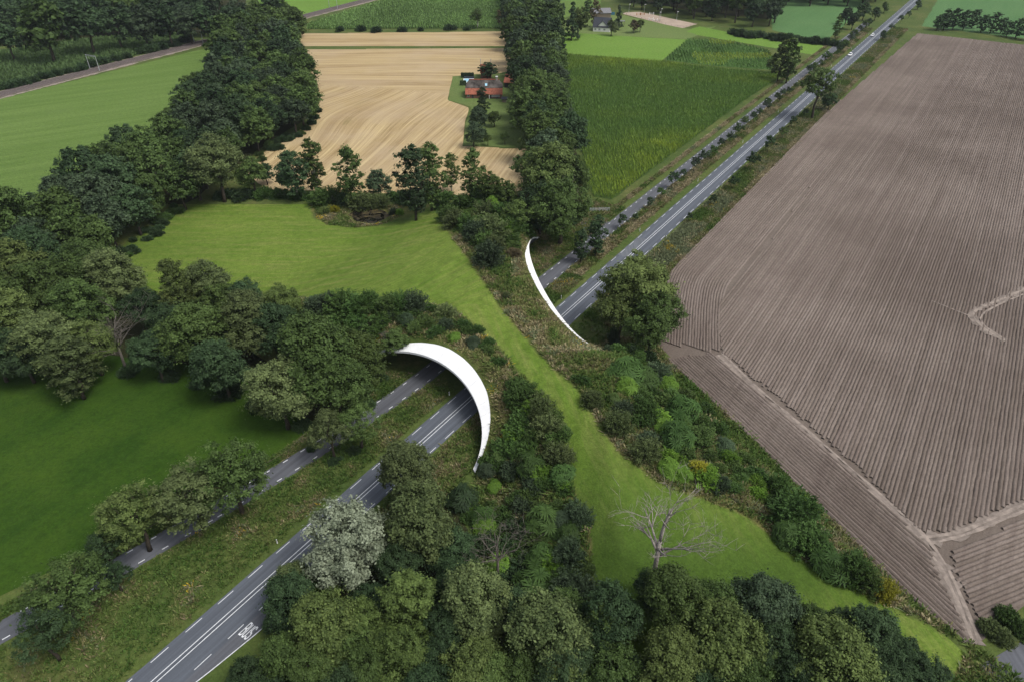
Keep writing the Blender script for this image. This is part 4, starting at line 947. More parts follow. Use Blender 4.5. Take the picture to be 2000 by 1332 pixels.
# ---- shrubs: x, y, half width, kind, material
S1 = [(1224, 722, 34, 'feather', 'mid'), (1254, 738, 30, 'feather', 'mid'), (1224, 754, 22, 'feather', 'lime'), (1284, 732, 27, 'shoot', 'blue_green'), (1208, 826, 28, 'shoot', 'grey_green'), (1258, 800, 27, 'shoot', 'mid'), (1334, 802, 38, 'feather', 'mid'), (1322, 852, 38, 'feather', 'mid'), (1300, 838, 24, 'feather', 'lime'), (1370, 860, 27, 'shoot', 'oak'), (1262, 880, 28, 'shoot', 'grey_green'), (1308, 914, 22, 'feather', 'lime'), (1334, 924, 17, 'feather', 'lime'), (1364, 914, 17, 'shoot', 'yellow'), (1156, 780, 23, 'shoot', 'grey_green'), (1135, 740, 14, 'low', 'mid'), (1396, 834, 22, 'low', 'mid'), (1290, 785, 22, 'low', 'oak'), (1245, 770, 20, 'low', 'mid'),
      (1550, 1000, 44, 'shoot', 'mid'), (1577, 1052, 36, 'shoot', 'mid'), (1518, 950, 30, 'shoot', 'mid'), (1540, 1040, 30, 'feather', 'mid'), (1618, 1092, 36, 'feather', 'mid'), (1662, 1108, 40, 'shoot', 'mid'), (1692, 1130, 32, 'shoot', 'oak'), (1600, 1078, 24, 'shoot', 'mid'), (1640, 1120, 26, 'low', 'mid'), (1730, 1152, 24, 'shoot', 'yellow'), (1442, 935, 15, 'low', 'mid'), (1478, 942, 16, 'low', 'lime'), (1430, 910, 16, 'low', 'oak'), (1410, 890, 18, 'low', 'mid'), (1500, 975, 20, 'low', 'mid'), (1946, 1236, 25, 'low', 'grey_green'), (1978, 1216, 28, 'low', 'mid'), (1395, 935, 14, 'low', 'oak'), (1340, 890, 20, 'low', 'oak'), (1380, 800, 16, 'low', 'mid'), (1240, 690, 20, 'low', 'mid'), (1200, 690, 18, 'low', 'mid'), (1270, 700, 18, 'low', 'dark')]
S2 = [(1010, 752, 20, 'low', 'mid'), (1022, 768, 24, 'shoot', 'mid'), (1055, 795, 27, 'shoot', 'grey_green'), (1070, 832, 27, 'shoot', 'grey_green'), (1013, 822, 25, 'low', 'mid'), (1006, 848, 25, 'low', 'mid'), (1039, 908, 28, 'feather', 'mid'), (1094, 892, 25, 'shoot', 'grey_green'), (902, 971, 32, 'feather', 'dark'), (1067, 1013, 36, 'feather', 'mid'), (1080, 1018, 22, 'feather', 'lime'), (1130, 1006, 28, 'shoot', 'blue_green'), (944, 1010, 25, 'feather', 'mid'), (990, 1013, 26, 'low', 'mid'), (1025, 1034, 28, 'low', 'dark'), (1116, 1083, 32, 'shoot', 'blue_green'), (1060, 1090, 30, 'feather', 'mid'), (1046, 1142, 38, 'feather', 'mid'), (1126, 1153, 38, 'shoot', 'blue_green'), (1095, 1176, 30, 'shoot', 'dark'), (895, 1092, 26, 'low', 'dark'), (1095, 950, 18, 'low', 'mid'), (1030, 870, 22, 'low', 'mid'), (985, 870, 18, 'low', 'mid'), (965, 900, 22, 'low', 'mid'), (1065, 940, 20, 'low', 'mid'), (1040, 960, 22, 'low', 'oak'), (985, 1075, 28, 'low', 'dark'), (950, 1060, 24, 'low', 'dark'), (1000, 1120, 30, 'low', 'dark'), (930, 645, 14, 'low', 'mid'), (950, 670, 14, 'low', 'mid'), (975, 705, 14, 'low', 'mid'), (1085, 1130, 26, 'low', 'mid'), (1010, 970, 20, 'low', 'mid'), (1000, 785, 20, 'low', 'mid')]
S3 = [(666, 590, 25, 'shoot', 'mid'), (640, 594, 25, 'shoot', 'blue_green'), (715, 590, 24, 'shoot', 'mid'), (695, 596, 22, 'shoot', 'mid'), (617, 598, 22, 'shoot', 'blue_green'), (741, 596, 20, 'low', 'mid'), (782, 593, 25, 'shoot', 'mid'), (810, 592, 26, 'shoot', 'blue_green'), (869, 611, 19, 'shoot', 'grey_green'), (841, 604, 12, 'low', 'mid'), (772, 668, 26, 'shoot', 'oak'), (733, 645, 18, 'low', 'mid'), (915, 646, 14, 'low', 'mid'), (700, 626, 20, 'low', 'mid'), (745, 622, 20, 'low', 'mid'), (790, 625, 18, 'low', 'mid'), (660, 620, 18, 'low', 'mid'), (830, 630, 16, 'low', 'oak')]
S4 = [(876, 420, 20, 'shoot', 'mid'), (890, 431, 22, 'shoot', 'grey_green'), (915, 438, 20, 'shoot', 'mid'), (932, 454, 25, 'shoot', 'blue_green'), (960, 446, 28, 'shoot', 'grey_green'), (946, 470, 20, 'shoot', 'mid'), (953, 499, 30, 'shoot', 'blue_green'), (965, 477, 20, 'shoot', 'grey_green'), (999, 440, 22, 'shoot', 'mid'), (985, 418, 25, 'shoot', 'mid'), (950, 415, 25, 'shoot', 'grey_green'), (1002, 467, 15, 'low', 'mid'), (1006, 495, 14, 'low', 'brown'), (988, 578, 8, 'shoot', 'grey_green'), (905, 398, 20, 'shoot', 'mid'), (940, 386, 24, 'shoot', 'mid'), (985, 388, 22, 'shoot', 'oak'), (1025, 430, 20, 'shoot', 'mid'), (1030, 455, 16, 'low', 'mid'), (865, 402, 14, 'low', 'mid'), (1060, 440, 18, 'low', 'dark'), (1120, 432, 14, 'low', 'dark')]
S5 = [(624, 387, 22, 'shoot', 'mid'), (648, 382, 21, 'shoot', 'mid'), (674, 390, 15, 'shoot', 'dark'), (702, 393, 21, 'shoot', 'grey_green'), (724, 394, 19, 'shoot', 'grey_green'), (744, 394, 17, 'shoot', 'grey_green'), (768, 414, 8, 'shoot', 'blue_green'), (781, 415, 8, 'shoot', 'lime'), (792, 388, 18, 'shoot', 'mid'), (770, 385, 16, 'low', 'mid'), (820, 385, 18, 'low', 'dark'), (845, 382, 16, 'low', 'mid'), (545, 380, 18, 'low', 'mid'), (515, 378, 18, 'low', 'mid'), (475, 382, 18, 'low', 'dark'), (440, 380, 16, 'low', 'dark'), (580, 380, 18, 'low', 'mid'), (600, 385, 12, 'low', 'mid'), (870, 385, 16, 'low', 'mid'), (636, 412, 12, 'low', 'olive'), (652, 408, 11, 'low', 'yellow')]
for L, phr, grp in ((S1, 'on the ploughed field side', 'shrubs on the field side slope'), (S2, 'beside the near arch', 'shrubs beside the near arch'), (S3, 'along the lower meadow edge', 'shrubs on the lower meadow edge'), (S4, 'in the far portal thicket', 'shrubs of the thicket'), (S5, 'around the pond', 'shrubs around the pond')):
    for i, (x, y, r, kd, mt) in enumerate(sorted(L, key=lambda t: t[0])):
        w = {'feather': 'feathery leaved', 'shoot': 'rounded bushy', 'low': 'low spreading'}[kd]
        shrub_px(x, y, r, kd, mt, hr={'low': 0.75, 'shoot': 1.25, 'feather': 1.2}[kd], label=f'{LOOK[mt]} {w} shrub, {nth(i + 1)} from the left {phr}', group=grp)
for i, (x, y, r, hr_) in enumerate([(1199, 662, 11, 3.0), (1236, 688, 8, 2.6), (1186, 688, 8, 2.0)]):
    shrub_px(x, y, r, 'shoot', 'blue_green', hr_, 'columnar_shrub', f'narrow upright bush, {["tallest", "right one", "left one"][i]} of three at the foot of the big oak', 'upright bushes')
for i, (x, y, r) in enumerate([(663, 58, 8), (704, 57, 9), (735, 59, 9), (785, 59, 8), (822, 58, 6), (880, 55, 9), (912, 57, 6), (555, 62, 7)]):
    shrub_px(x, y, r, 'low', 'dark', 0.9, 'shrub', f'dark field bush, {nth(i + 1)} from the left along the edge of the far stubble strip' if x > 600 else 'dark bush at the left end of the far ditch', 'bushes by the far maize')
hedge = [(1432 + i * 18, 63 + i * 1.9 + (i % 3)) for i in range(13)]
for i, (x, y) in enumerate(hedge):
    shrub_px(x, y, 9 + (i * 7 % 4), 'low', 'dark', 0.9, 'shrub', f'dark hedge bush, {nth(i + 1)} from the left below the far pasture', 'hedge below the far pasture')
rb = [(-5 + i * 23, 172 - i * 5.9 + (i * 5 % 4)) for i in range(17)]
for i, (x, y) in enumerate(rb):
    shrub_px(x, y, 9 + (i * 5 % 6), 'low', 'dark', 0.8, 'shrub', f'dark scrub bush, {nth(i + 1)} from the left along the railway', 'scrub along the railway')
# scrub at the wood's foot and on the road verge at lower left
for i, (x, y, r) in enumerate([(330, 735, 18), (390, 748, 18), (445, 765, 20), (500, 790, 18), (250, 722, 18), (590, 830, 16), (740, 735, 14), (715, 790, 14), (690, 880, 12), (655, 900, 12), (610, 875, 10)]):
    shrub_px(x, y, r, 'low', 'dark', 0.7, 'shrub', f'dark undergrowth bush, {nth(i + 1)} in the row at the foot of the left wood', 'undergrowth of the left wood')

# ---- bare dead trees
def dead_tree(name, base, H, seed, label, mat='dead', spread=0.9, levels=4, lean=0.0):
    rng = random.Random(seed); b = MB()
    def grow(p, d, L, r, lv):
        n = 4; pts = [p]; q = p.copy(); dd = d.copy(); rs = [r]
        for k in range(n):
            dd = (dd + Vector((rng.uniform(-1, 1), rng.uniform(-1, 1), rng.uniform(-.5, .6))) * 0.16).normalized(); q = q + dd * L / n; pts.append(q.copy()); rs.append(r * (1 - 0.72 * (k + 1) / n))
        b.tube(pts, rs, 6 if lv < 2 else 4)
        if lv >= levels: return
        for k in range(rng.randint(3, 4) if lv < 2 else 3):
            i = rng.randint(2, n) if lv else rng.randint(1, n); a = rng.uniform(0, 6.28)
            o_ = Vector((math.cos(a), math.sin(a), rng.uniform(-0.15, 0.6)))
            grow(pts[i], (dd * 0.55 + o_ * spread).normalized(), L * rng.uniform(.5, .78), max(.03, rs[i] * .75), lv + 1)
    o = empty(name, base); b.tube([(0, 0, -.4), (0.05, 0, H * .2), (0.1 + lean, 0.1, H * .42)], [H * .027, H * .023, H * .019], 8)
    top = Vector((0.1 + lean, .1, H * .42))
    for k in range(7):
        a = 6.28 * k / 7 + rng.uniform(-.3, .3); z = rng.uniform(.22, .42) * H
        grow(Vector((0, 0.02, z)), Vector((math.cos(a), math.sin(a), rng.uniform(.35, 1.5))).normalized(), H * rng.uniform(.28, .44), H * .0135, 1)
    grow(top, Vector((0, 0, 1)), H * .42, H * .017, 1)
    b.build('branches', M[mat], o, True); o.scale = (.82, .82, 1.05); tag(o, label, 'dead tree'); return o
def base_px(x, y): q = P(x, y); return (q[0], q[1], q[2] - 0.05)
dead_tree('dead_tree', base_px(1275, 1130), 20.0, 4, 'large bleached dead tree standing alone on the mown meadow', 'dead', 0.6)
dead_tree('dead_tree', base_px(972, 1128), 12.5, 8, 'forked bare dead tree among the shrubs of the front wood', 'dead_dark')
dead_tree('dead_tree', base_px(248, 725), 17.0, 5, 'bare grey dead tree in front of the left wood', 'dead_dark', 0.8)
dead_tree('dead_tree', base_px(757, 716), 5.0, 12, 'small bare twiggy tree at the left end of the arch', 'dead_dark', 1.1, 3)
dead_tree('dead_tree', base_px(1098, 448), 15.0, 21, 'bleached bare branches sticking out of the oak at the avenue foot', 'dead', 0.8, 3)

def fill_shrubs(poly, n, sp, phrase, group, seed, mats=('mid', 'mid', 'oak', 'blue_green', 'lime'), kinds=('low', 'low', 'shoot', 'feather'), rr=(13, 24)):
    r = random.Random(seed); pts = []; tries = 0
    while len(pts) < n and tries < 4000:
        tries += 1; x = r.uniform(min(p[0] for p in poly), max(p[0] for p in poly)); y = r.uniform(min(p[1] for p in poly), max(p[1] for p in poly))
        if bool(inside(poly, np.array([x]), np.array([y]))[0]) and all((x - a) ** 2 + (y - b) ** 2 > sp ** 2 for a, b in pts): pts.append((x, y))
    for i, (x, y) in enumerate(sorted(pts)):
        k = r.choice(kinds); m = r.choice(mats)
        shrub_px(x, y, r.uniform(*rr), k, m, {'low': .75, 'shoot': 1.1, 'feather': 1.1}[k], 'small_shrub', f'small {LOOK[m]} bush, {nth(i + 1)} from the left {phrase}', group)
fill_shrubs([(985, 740), (1030, 745), (1085, 800), (1105, 900), (1140, 1000), (1150, 1170), (960, 1150), (880, 1060), (895, 965), (955, 905), (1000, 830)], 46, 24, 'in the thicket beside the near arch', 'small bushes beside the near arch', 5)
fill_shrubs([(1180, 770), (1235, 690), (1290, 720), (1340, 770), (1430, 860), (1510, 940), (1560, 985), (1450, 962), (1340, 925), (1250, 850)], 40, 26, 'on the ploughed field slope', 'small bushes on the field slope', 6)
fill_shrubs([(600, 600), (750, 585), (900, 620), (960, 690), (900, 660), (800, 650), (760, 668), (640, 640)], 26, 20, 'above the near arch', 'small bushes above the near arch', 7, rr=(9, 16))
fill_shrubs([(860, 400), (1000, 380), (1060, 430), (1020, 470), (1005, 500), (930, 520), (900, 460)], 20, 20, 'among the far portal thicket', 'small bushes of the thicket', 8, rr=(10, 18))

wood([(545, 1165), (700, 1150), (860, 1110), (960, 1130), (1100, 1200), (1250, 1195), (1420, 1205), (1560, 1215), (1700, 1255), (1790, 1320), (1700, 1380), (500, 1380), (530, 1260)], 6.6, (3.6, 5.0), ['oak', 'dark', 'dark', 'dark'], 'from the left between the big trees at the bottom edge', 'smaller trees of the front wood', lambda p: p[0], hz=6.0, hr=(2.1, 2.5), seed=31, name='understorey_tree', limit=60)

b_ = XY(-1.6, -20.0); put_tree((b_[0], b_[1], hm(*b_) - 2.4), 3.6, 6.2, 'round', 'oak', 'broadleaf_tree', 'small bushy tree hanging over the left end of the white rim', lod=1)
fill_shrubs([(228, 490), (300, 436), (362, 384), (374, 396), (312, 452), (246, 508)], 16, 9, 'at the long wood foot by the meadow', 'undergrowth by the meadow', 41, ('dark', 'dark', 'mid'), ('low',), (8, 13))
fill_shrubs([(498, 298), (600, 238), (612, 205), (624, 215), (606, 252), (505, 314)], 16, 9, 'at the long wood foot by the stubble', 'undergrowth by the stubble', 42, ('dark', 'dark', 'oak'), ('low',), (7, 11))
#%%VEG1
# ------------------------------------------------------------------ herbs, tall grass, crops
def herb_mat():
    m, nt, b = nodes('herbs'); c = attr_node(nt, 'col', 'Vector')
    nt.links.new(c, b.inputs['Base Color']); b.inputs['Roughness'].default_value = 0.7; b.inputs['Specular IOR Level'].default_value = 0.15
    tr = nt.nodes.new('ShaderNodeBsdfTranslucent'); nt.links.new(c, tr.inputs['Color'])
    mx = nt.nodes.new('ShaderNodeMixShader'); mx.inputs[0].default_value = 0.25
    nt.links.new(b.outputs[0], mx.inputs[1]); nt.links.new(tr.outputs[0], mx.inputs[2]); nt.links.new(mx.outputs[0], nt.nodes['Material Output'].inputs['Surface'])
    return m
M['herb'] = herb_mat()
hr_ = np.random.default_rng(77)
def herbs(name, pts, h, w, col, blades=5, lean=0.85, sprd=0.3):
    n = len(pts); B = blades; pts = np.repeat(np.asarray(pts, float), B, 0); h = np.repeat(h, B) * hr_.uniform(.55, 1.15, n * B); w = np.repeat(w, B)
    col = np.repeat(col, B, 0) * hr_.uniform(.7, 1.3, (n * B, 1))
    a = hr_.uniform(0, 2 * math.pi, n * B); dr = np.stack([np.cos(a), np.sin(a), np.zeros_like(a)], 1)
    ln = np.abs(hr_.normal(0, lean, n * B)); base = pts + dr * hr_.uniform(0, sprd, n * B)[:, None]
    tip = base + dr * (h * ln)[:, None] + np.array([0, 0, 1.0]) * (h * np.sqrt(np.clip(1 - ln * ln * .4, .2, 1)))[:, None]
    mid = base + (tip - base) * 0.55 + np.array([0, 0, 1.0]) * (h * .08)[:, None]
    sd_ = np.stack([-dr[:, 1], dr[:, 0], np.zeros_like(a)], 1) * (w * hr_.uniform(.6, 1.3, n * B))[:, None]
    V = np.stack([base, mid - sd_, tip, mid + sd_], 1).reshape(-1, 3); f = np.arange(len(V)).reshape(-1, 4)
    me = mesh_np(name, V, f, M['herb']); attr(me, 'col', np.repeat(col, 4, 0), 'FLOAT_VECTOR')
    return struct(new_obj(name, me), 'stuff')
def vnoise(X, Y, s, seed=0):
    X = np.asarray(X) / s; Y = np.asarray(Y) / s; xi = np.floor(X).astype(int); yi = np.floor(Y).astype(int); fx = X - xi; fy = Y - yi
    fx = fx * fx * (3 - 2 * fx); fy = fy * fy * (3 - 2 * fy)
    def hsh(a, b): 
        q = (a * 374761393 + b * 668265263 + seed * 144665) & 0x7fffffff; q = ((q ^ (q >> 13)) * 1274126177) & 0x7fffffff; return (q % 10007) / 10007.0
    return (hsh(xi, yi) * (1 - fx) + hsh(xi + 1, yi) * fx) * (1 - fy) + (hsh(xi, yi + 1) * (1 - fx) + hsh(xi + 1, yi + 1) * fx) * fy
PAL = np.array([(0.06, 0.11, 0.022), (0.095, 0.14, 0.034), (0.14, 0.155, 0.055), (0.18, 0.17, 0.075), (0.155, 0.13, 0.072), (0.3, 0.26, 0.15), (0.14, 0.165, 0.085), (0.42, 0.31, 0.03)])
def pick(X, Y, weights, sc=5.0):
    """patchy choice of herb colour: weights per palette entry."""
    n1 = vnoise(X, Y, sc, 1) * .6 + vnoise(X, Y, sc * .3, 2) * .3 + hr_.uniform(0, .22, len(X)); n1 = np.argsort(np.argsort(n1)) / len(X)
    c = np.cumsum(weights) / np.sum(weights); return PAL[np.searchsorted(c, n1 * .9999)]
# on the mound
mv = np.zeros(len(earth.data.vertices) * 3, np.float32); earth.data.vertices.foreach_get('co', mv); mv = mv.reshape(-1, 3)
n = 60000
U = hr_.uniform(-70, 120, n * 3); Vv = hr_.uniform(-60, 105, n * 3); X = O[0] + D[0] * U + N[0] * Vv; Y = O[1] + D[1] * U + N[1] * Vv
Z = mound(U, Vv); ok = ~in_opening(U, Vv); px, py, zc = proj(X, Y, Z); dm = poly_dist(MEADOW, px, py)
fieldpx = [(1280, 660), (1300, 700), (1440, 828), (1600, 990), (1780, 1172), (1905, 1262), (2100, 1400), (2600, 1000), (2000, 60), (1790, 60), (1310, 530)]
ok &= (dm < -2 + 6 * vnoise(X, Y, 4, 9) - 3) & (px > 560) & (px < 2010) & (py < 1345) & (py > 380) & (U < far_toe(Vv) + 6) & (U > near_toe(Vv) - 26 * sstep(14, 40, Vv) - 2)
ok &= ~inside(fieldpx, px, py) & ((Z > 0.05) | (Vv > 14) | (Vv < -29))
ok &= ~((Vv > -29) & (Vv < 13.8) & ((U < near_u(Vv, near_z(Vv)) + .7) | (U > far_u(Vv, far_z(Vv)) - .5)))
ok &= ~((Vv > -19) & (Vv < 6.5) & (Z < 0.05))
i = np.where(ok)[0][:52000]; X, Y, Z, px, py, Uu, Vk = X[i], Y[i], Z[i], px[i], py[i], U[i], Vv[i]
near_rim = (np.abs(Uu - near_u(Vk, near_z(Vk))) < 8) & (Vk > -26) & (Vk < 16)
rimd = np.minimum(np.where((Vk > -29) & (Vk < 13.8), Uu - near_u(Vk, near_z(Vk)), 99), np.where((Vk > -29) & (Vk < 13.8), far_u(Vk, far_z(Vk)) - Uu, 99))
farside = (px > 1000) & (py < 690)
edge = (dm[i] > -16)
C = pick(X, Y, [4, 4, 1.5, .8, .5, .5, .8, .0], 6)
cB = pick(X, Y, [.6, 1.2, 2.2, 2.0, 2.0, 1.2, .5, .55], 5); cF = pick(X, Y, [.5, 1.2, 2.5, 1.8, 1.6, 1.6, 2.2, .12], 5); cE = pick(X, Y, [1, 2, 1.5, 1, .5, 1.5, .8, .02], 4)
gr_ = inside([(940, 880), (1000, 760), (1110, 850), (1160, 1180), (880, 1160), (890, 950)], px, py) | inside([(560, 560), (880, 590), (960, 690), (800, 640), (740, 670), (560, 640)], px, py); cG = pick(X, Y, [4, 5, 2, .6, .3, .5, 1, 0], 5)
C = np.where(edge[:, None], cE, C); C = np.where(gr_[:, None], cG, C); C = np.where(near_rim[:, None], cB * 1.25, C); C = np.where(farside[:, None], cF * 1.25, C)
rg_ = inside([(1180, 760), (1300, 960), (1480, 960), (1560, 1000), (1420, 840), (1330, 760)], px, py); C = np.where((rg_ & (hr_.random(len(X)) < .6))[:, None], cE, C)
herbs('rough_vegetation', np.stack([X, Y, Z + .02], 1), hr_.uniform(.45, 1.05, len(X)) * np.where(rimd < 1.6, .45, 1.0), np.full(len(X), .11), C)['label'] = 'tall grasses and wild herbs covering the overpass slopes'
# road verges
def uv_herbs(name, u0, u1, v0, v1, n, wts, h, w=0.1, sc=5, fine=None, avoid=True):
    U = hr_.uniform(u0, u1, n); V = hr_.uniform(0, 1, n); a = v0(U) if callable(v0) else v0; b = v1(U) if callable(v1) else v1; V = a + (b - a) * V
    X = O[0] + D[0] * U + N[0] * V; Y = O[1] + D[1] * U + N[1] * V; Z = mound(U, V); k = in_opening(U, V) | (Z < .02)
    X, Y, U, V = X[k], Y[k], U[k], V[k]
    sh = (U > -1) & (U < 42) & (V > -29) & (V < 13)
    keep = ~(sh & (hr_.random(len(U)) < .85)); X, Y = X[keep], Y[keep]
    return herbs(name, np.stack([X, Y, np.full(len(X), .01)], 1), hr_.uniform(*h, len(X)), np.full(len(X), w), pick(X, Y, wts, sc))
sv = lambda U: np.interp(U, usv, vs_)
uv_herbs('verge_grass', -95, 60, lambda U: sv(U) + 2.7, -5.2, 9000, [5, 5, 2.5, .8, .7, .2, .5, .1], (.3, .8), .1, 4)
uv_herbs('verge_grass', -95, -5, lambda U: sv(U) - 5.2, lambda U: sv(U) - 2.6, 3500, [4, 3, 1, .4, .3, .2, .3, 0], (.25, .6), .1, 4)
uv_herbs('verge_grass', 60, 460, -11.2, -8.9, 8000, [1, 2, 2, 1.5, 1, 2, 1, 0], (.4, .9), .14, 6)
uv_herbs('dry_verge_grass', 60, 460, -8.9, -6.6, 9000, [.2, .6, 1.5, 2, 1, 5, .5, 0], (.4, .8), .14, 8)
uv_herbs('dry_verge_grass', 105, 420, -20.5, -18.6, 6000, [.3, .8, 1.5, 1.5, 1.5, 4, .5, 0], (.3, .6), .14, 8)
uv_herbs('ditch_reeds', 66, 470, 4.6, 11.6, 26000, [.8, 3, 2.2, .8, .2, .9, 4.5, .06], (.5, 1.1), .14, 12)
uv_herbs('dry_verge_grass', 66, 470, 11.6, 13.4, 9000, [.4, 1, 2, 2, 1.2, 4, .8, 0], (.4, .9), .14, 10)
uv_herbs('verge_grass', 30, 110, -29, -16.6, 6000, [3, 3, 2, 1, 1.5, .8, .6, 0], (.3, .8), .11, 5)
uv_herbs('verge_grass', -60, 2, 4.2, 13, 4500, [2, 3, 2, 1.5, 1.2, .5, .5, .1], (.3, .8), .11, 5)
uv_herbs('verge_grass', 28, 75, 4.0, 14, 4000, [3, 3, 2, 1, .8, .5, .5, .05], (.3, .8), .11, 5)
uv_herbs('verge_grass', -12, 6, -29, -16.6, 2500, [4, 3, 1, .5, .3, .2, .3, 0], (.25, .6), .11, 5)

def crop(name, pxpoly, px_a, px_b, spacing, along, h, wts, pal, soil, blades=6, w=.16, headland=None, z0=.03):
    poly = wpx(pxpoly); patch(name + '_soil', None, soil, z=z0, world_pts=poly, amp=.4)
    d = np.array(gz(*px_b)) - np.array(gz(*px_a)); d /= np.linalg.norm(d); nv = np.array([d[1], -d[0]]); pr = [float(np.dot(q, nv)) for q in poly]; pts = []
    o_ = min(pr)
    while o_ < max(pr):
        for t0, t1 in clip_line(poly, nv * o_, d):
            t = np.arange(t0 + .4, t1 - .4, along)
            if len(t): pts.append((nv * o_)[None] + d[None] * (t + hr_.uniform(-.3, .3, len(t)) * along)[:, None] + hr_.normal(0, .07, (len(t), 2)))
        o_ += spacing
    q = np.concatenate(pts); px, py, _ = proj(q[:, 0], q[:, 1], 1.0)
    c = pal(px, py, q); hh = hr_.uniform(h[0], h[1], len(q))
    return herbs(name, np.column_stack([q, np.full(len(q), z0)]), hh, np.full(len(q), w), c, blades, .5, .3)
M['cropsoil'] = grass_mat('crop_floor', (0.035, 0.065, 0.014), (0.045, 0.08, 0.018), (0.05, 0.06, 0.02))
M['paleherb'] = grass_mat('crop_floor_light', (0.06, 0.12, 0.03), (0.08, 0.15, 0.035), (0.1, 0.14, 0.04))
def pal_maize(px, py, q):
    y = np.clip(.85 * np.exp(-((px - 1215) / 90) ** 2 - ((py - 345) / 55) ** 2) + .55 * np.exp(-((px - 1330) / 110) ** 2 - ((py - 275) / 30) ** 2) + .5 * np.exp(-((py - 118) / 14) ** 2) + .5 * np.exp(-((px - 1500) / 60) ** 2 - ((py - 152) / 14) ** 2) + .4 * (vnoise(q[:, 0], q[:, 1], 14, 4) - .5), 0, 1)[:, None]
    y = y * (.5 + vnoise(q[:, 0], q[:, 1], 5, 6))[:, None]; y = np.clip(y, 0, 1)
    return np.array([.108, .195, .042]) * (1 - y) + np.array([.22, .3, .035]) * y
crop('maize_field', [(1074, 106), (1290, 122), (1380, 133), (1530, 147), (1440, 207), (1340, 282), (1242, 355), (1196, 390), (1160, 385), (1150, 365), (1138, 300), (1108, 200)], (1152, 330), (1118, 203), 1.15, .75, (1.5, 2.0), None, pal_maize, M['cropsoil'], 6, .1)
crop('weedy_maize', [(1343, 78), (1420, 82), (1500, 100), (1520, 138), (1400, 130), (1298, 118)], (1420, 125), (1400, 85), 1.7, 1.5, (1.2, 2.0), None, lambda px, py, q: np.array([.08, .15, .04]) * (.7 + .8 * vnoise(q[:, 0], q[:, 1], 10, 3))[:, None] + np.array([.1, .09, 0]) * (vnoise(q[:, 0], q[:, 1], 16, 8) > .62)[:, None], M['paleherb'], 5, .25)
crop('maize_by_railway', [(600, 48), (735, 6), (790, -10), (1000, -14), (995, 56), (600, 58)], (800, 50), (790, 0), 1.5, 1.3, (1.4, 1.9), None, lambda px, py, q: np.array([.15, .25, .075]) * (.8 + .4 * vnoise(q[:, 0], q[:, 1], 30, 3))[:, None], M['cropsoil'], 5, .3)
crop('maize_behind_railway', [(-60, 112), (60, 92), (150, 80), (310, 66), (366, 70), (345, 86), (200, 128), (60, 160), (-60, 190)], (0, 160), (340, 75), 1.8, 1.5, (1.8, 2.3), None, lambda px, py, q: np.array([.085, .14, .05]) * (.8 + .4 * vnoise(q[:, 0], q[:, 1], 30, 5))[:, None], M['cropsoil'], 5, .3)

# ------------------------------------------------------------------ pond
def pond_mat():
    m, nt, b = nodes('pond_water'); p = geo_pos(nt); f = noise(nt, p, .35, 5, .7, .6)
    nt.links.new(ramp_node(nt, f, [(.45, (.006, .006, .005)), (.54, (.03, .022, .008)), (.64, (.1, .08, .02)), (.78, (.17, .15, .06))]), b.inputs['Base Color'])
    nt.links.new(ramp_node(nt, f, [(.45, .08), (.55, .8)]), b.inputs['Roughness']); return m
pp = [P(x, y) for x, y in [(680, 420), (696, 411), (722, 408), (748, 411), (762, 421), (752, 432), (724, 437), (696, 433)]]
patch('pond', None, pond_mat(), z=0.09, world_pts=[q[:2] for q in pp], amp=.3, step=2)

pond_w = [q[:2] for q in pp]
q = np.stack([hr_.uniform(610, 795, 5200), hr_.uniform(396, 446, 5200)], 1); w_ = np.array([gz(x, y) for x, y in q])
k = inside([(612, 400), (690, 396), (785, 404), (788, 428), (745, 441), (690, 446), (640, 440), (618, 425)], q[:, 0], q[:, 1]) & (poly_dist(pond_w, w_[:, 0], w_[:, 1]) < -.9); w_ = w_[k]
herbs('pond_margin_plants', np.column_stack([w_, np.full(len(w_), .06)]), hr_.uniform(.2, .55, len(w_)), np.full(len(w_), .13), pick(w_[:, 0], w_[:, 1], [2, 3, 3, 1.5, 1.2, 1.2, .6, .3], 5))
# leaf litter under the woods
M['litter'] = grass_mat('leaf_litter', (0.022, 0.026, 0.01), (0.035, 0.036, 0.014), (0.045, 0.04, 0.02))
for nm, L in (('forest_floor_west', [(0, 500), (60, 420), (130, 400), (210, 350), (290, 295), (360, 250), (412, 180), (440, 110), (470, 60), (590, 62), (600, 110), (610, 180), (600, 232), (500, 298), (460, 330), (380, 388), (300, 440), (235, 490), (120, 540)]), ('forest_floor_north', [(-60, 95), (60, 88), (200, 72), (330, 62), (440, 66), (480, 10), (480, -40), (-60, -40)]), ('forest_floor_avenue', [(1000, -20), (1070, -20), (1098, 100), (1122, 240), (1140, 400), (1120, 440), (1050, 440), (1035, 340), (1020, 230), (1005, 110)]), ('forest_floor_hedge', [(0, 560), (250, 560), (330, 590), (560, 600), (620, 640), (700, 720), (620, 830), (500, 770), (330, 715), (100, 705), (0, 690)]), ('forest_floor_south', [(560, 1190), (690, 1120), (800, 960), (880, 1000), (960, 1130), (1150, 1190), (1300, 1215), (1500, 1230), (1700, 1290), (1780, 1400), (560, 1400)]), ('forest_floor_arena', [(1235, 0), (1370, 26), (1500, 38), (1530, 30), (1535, -40), (1235, -40)])):
    patch(nm, L, M['litter'], z=.018, amp=1.0)
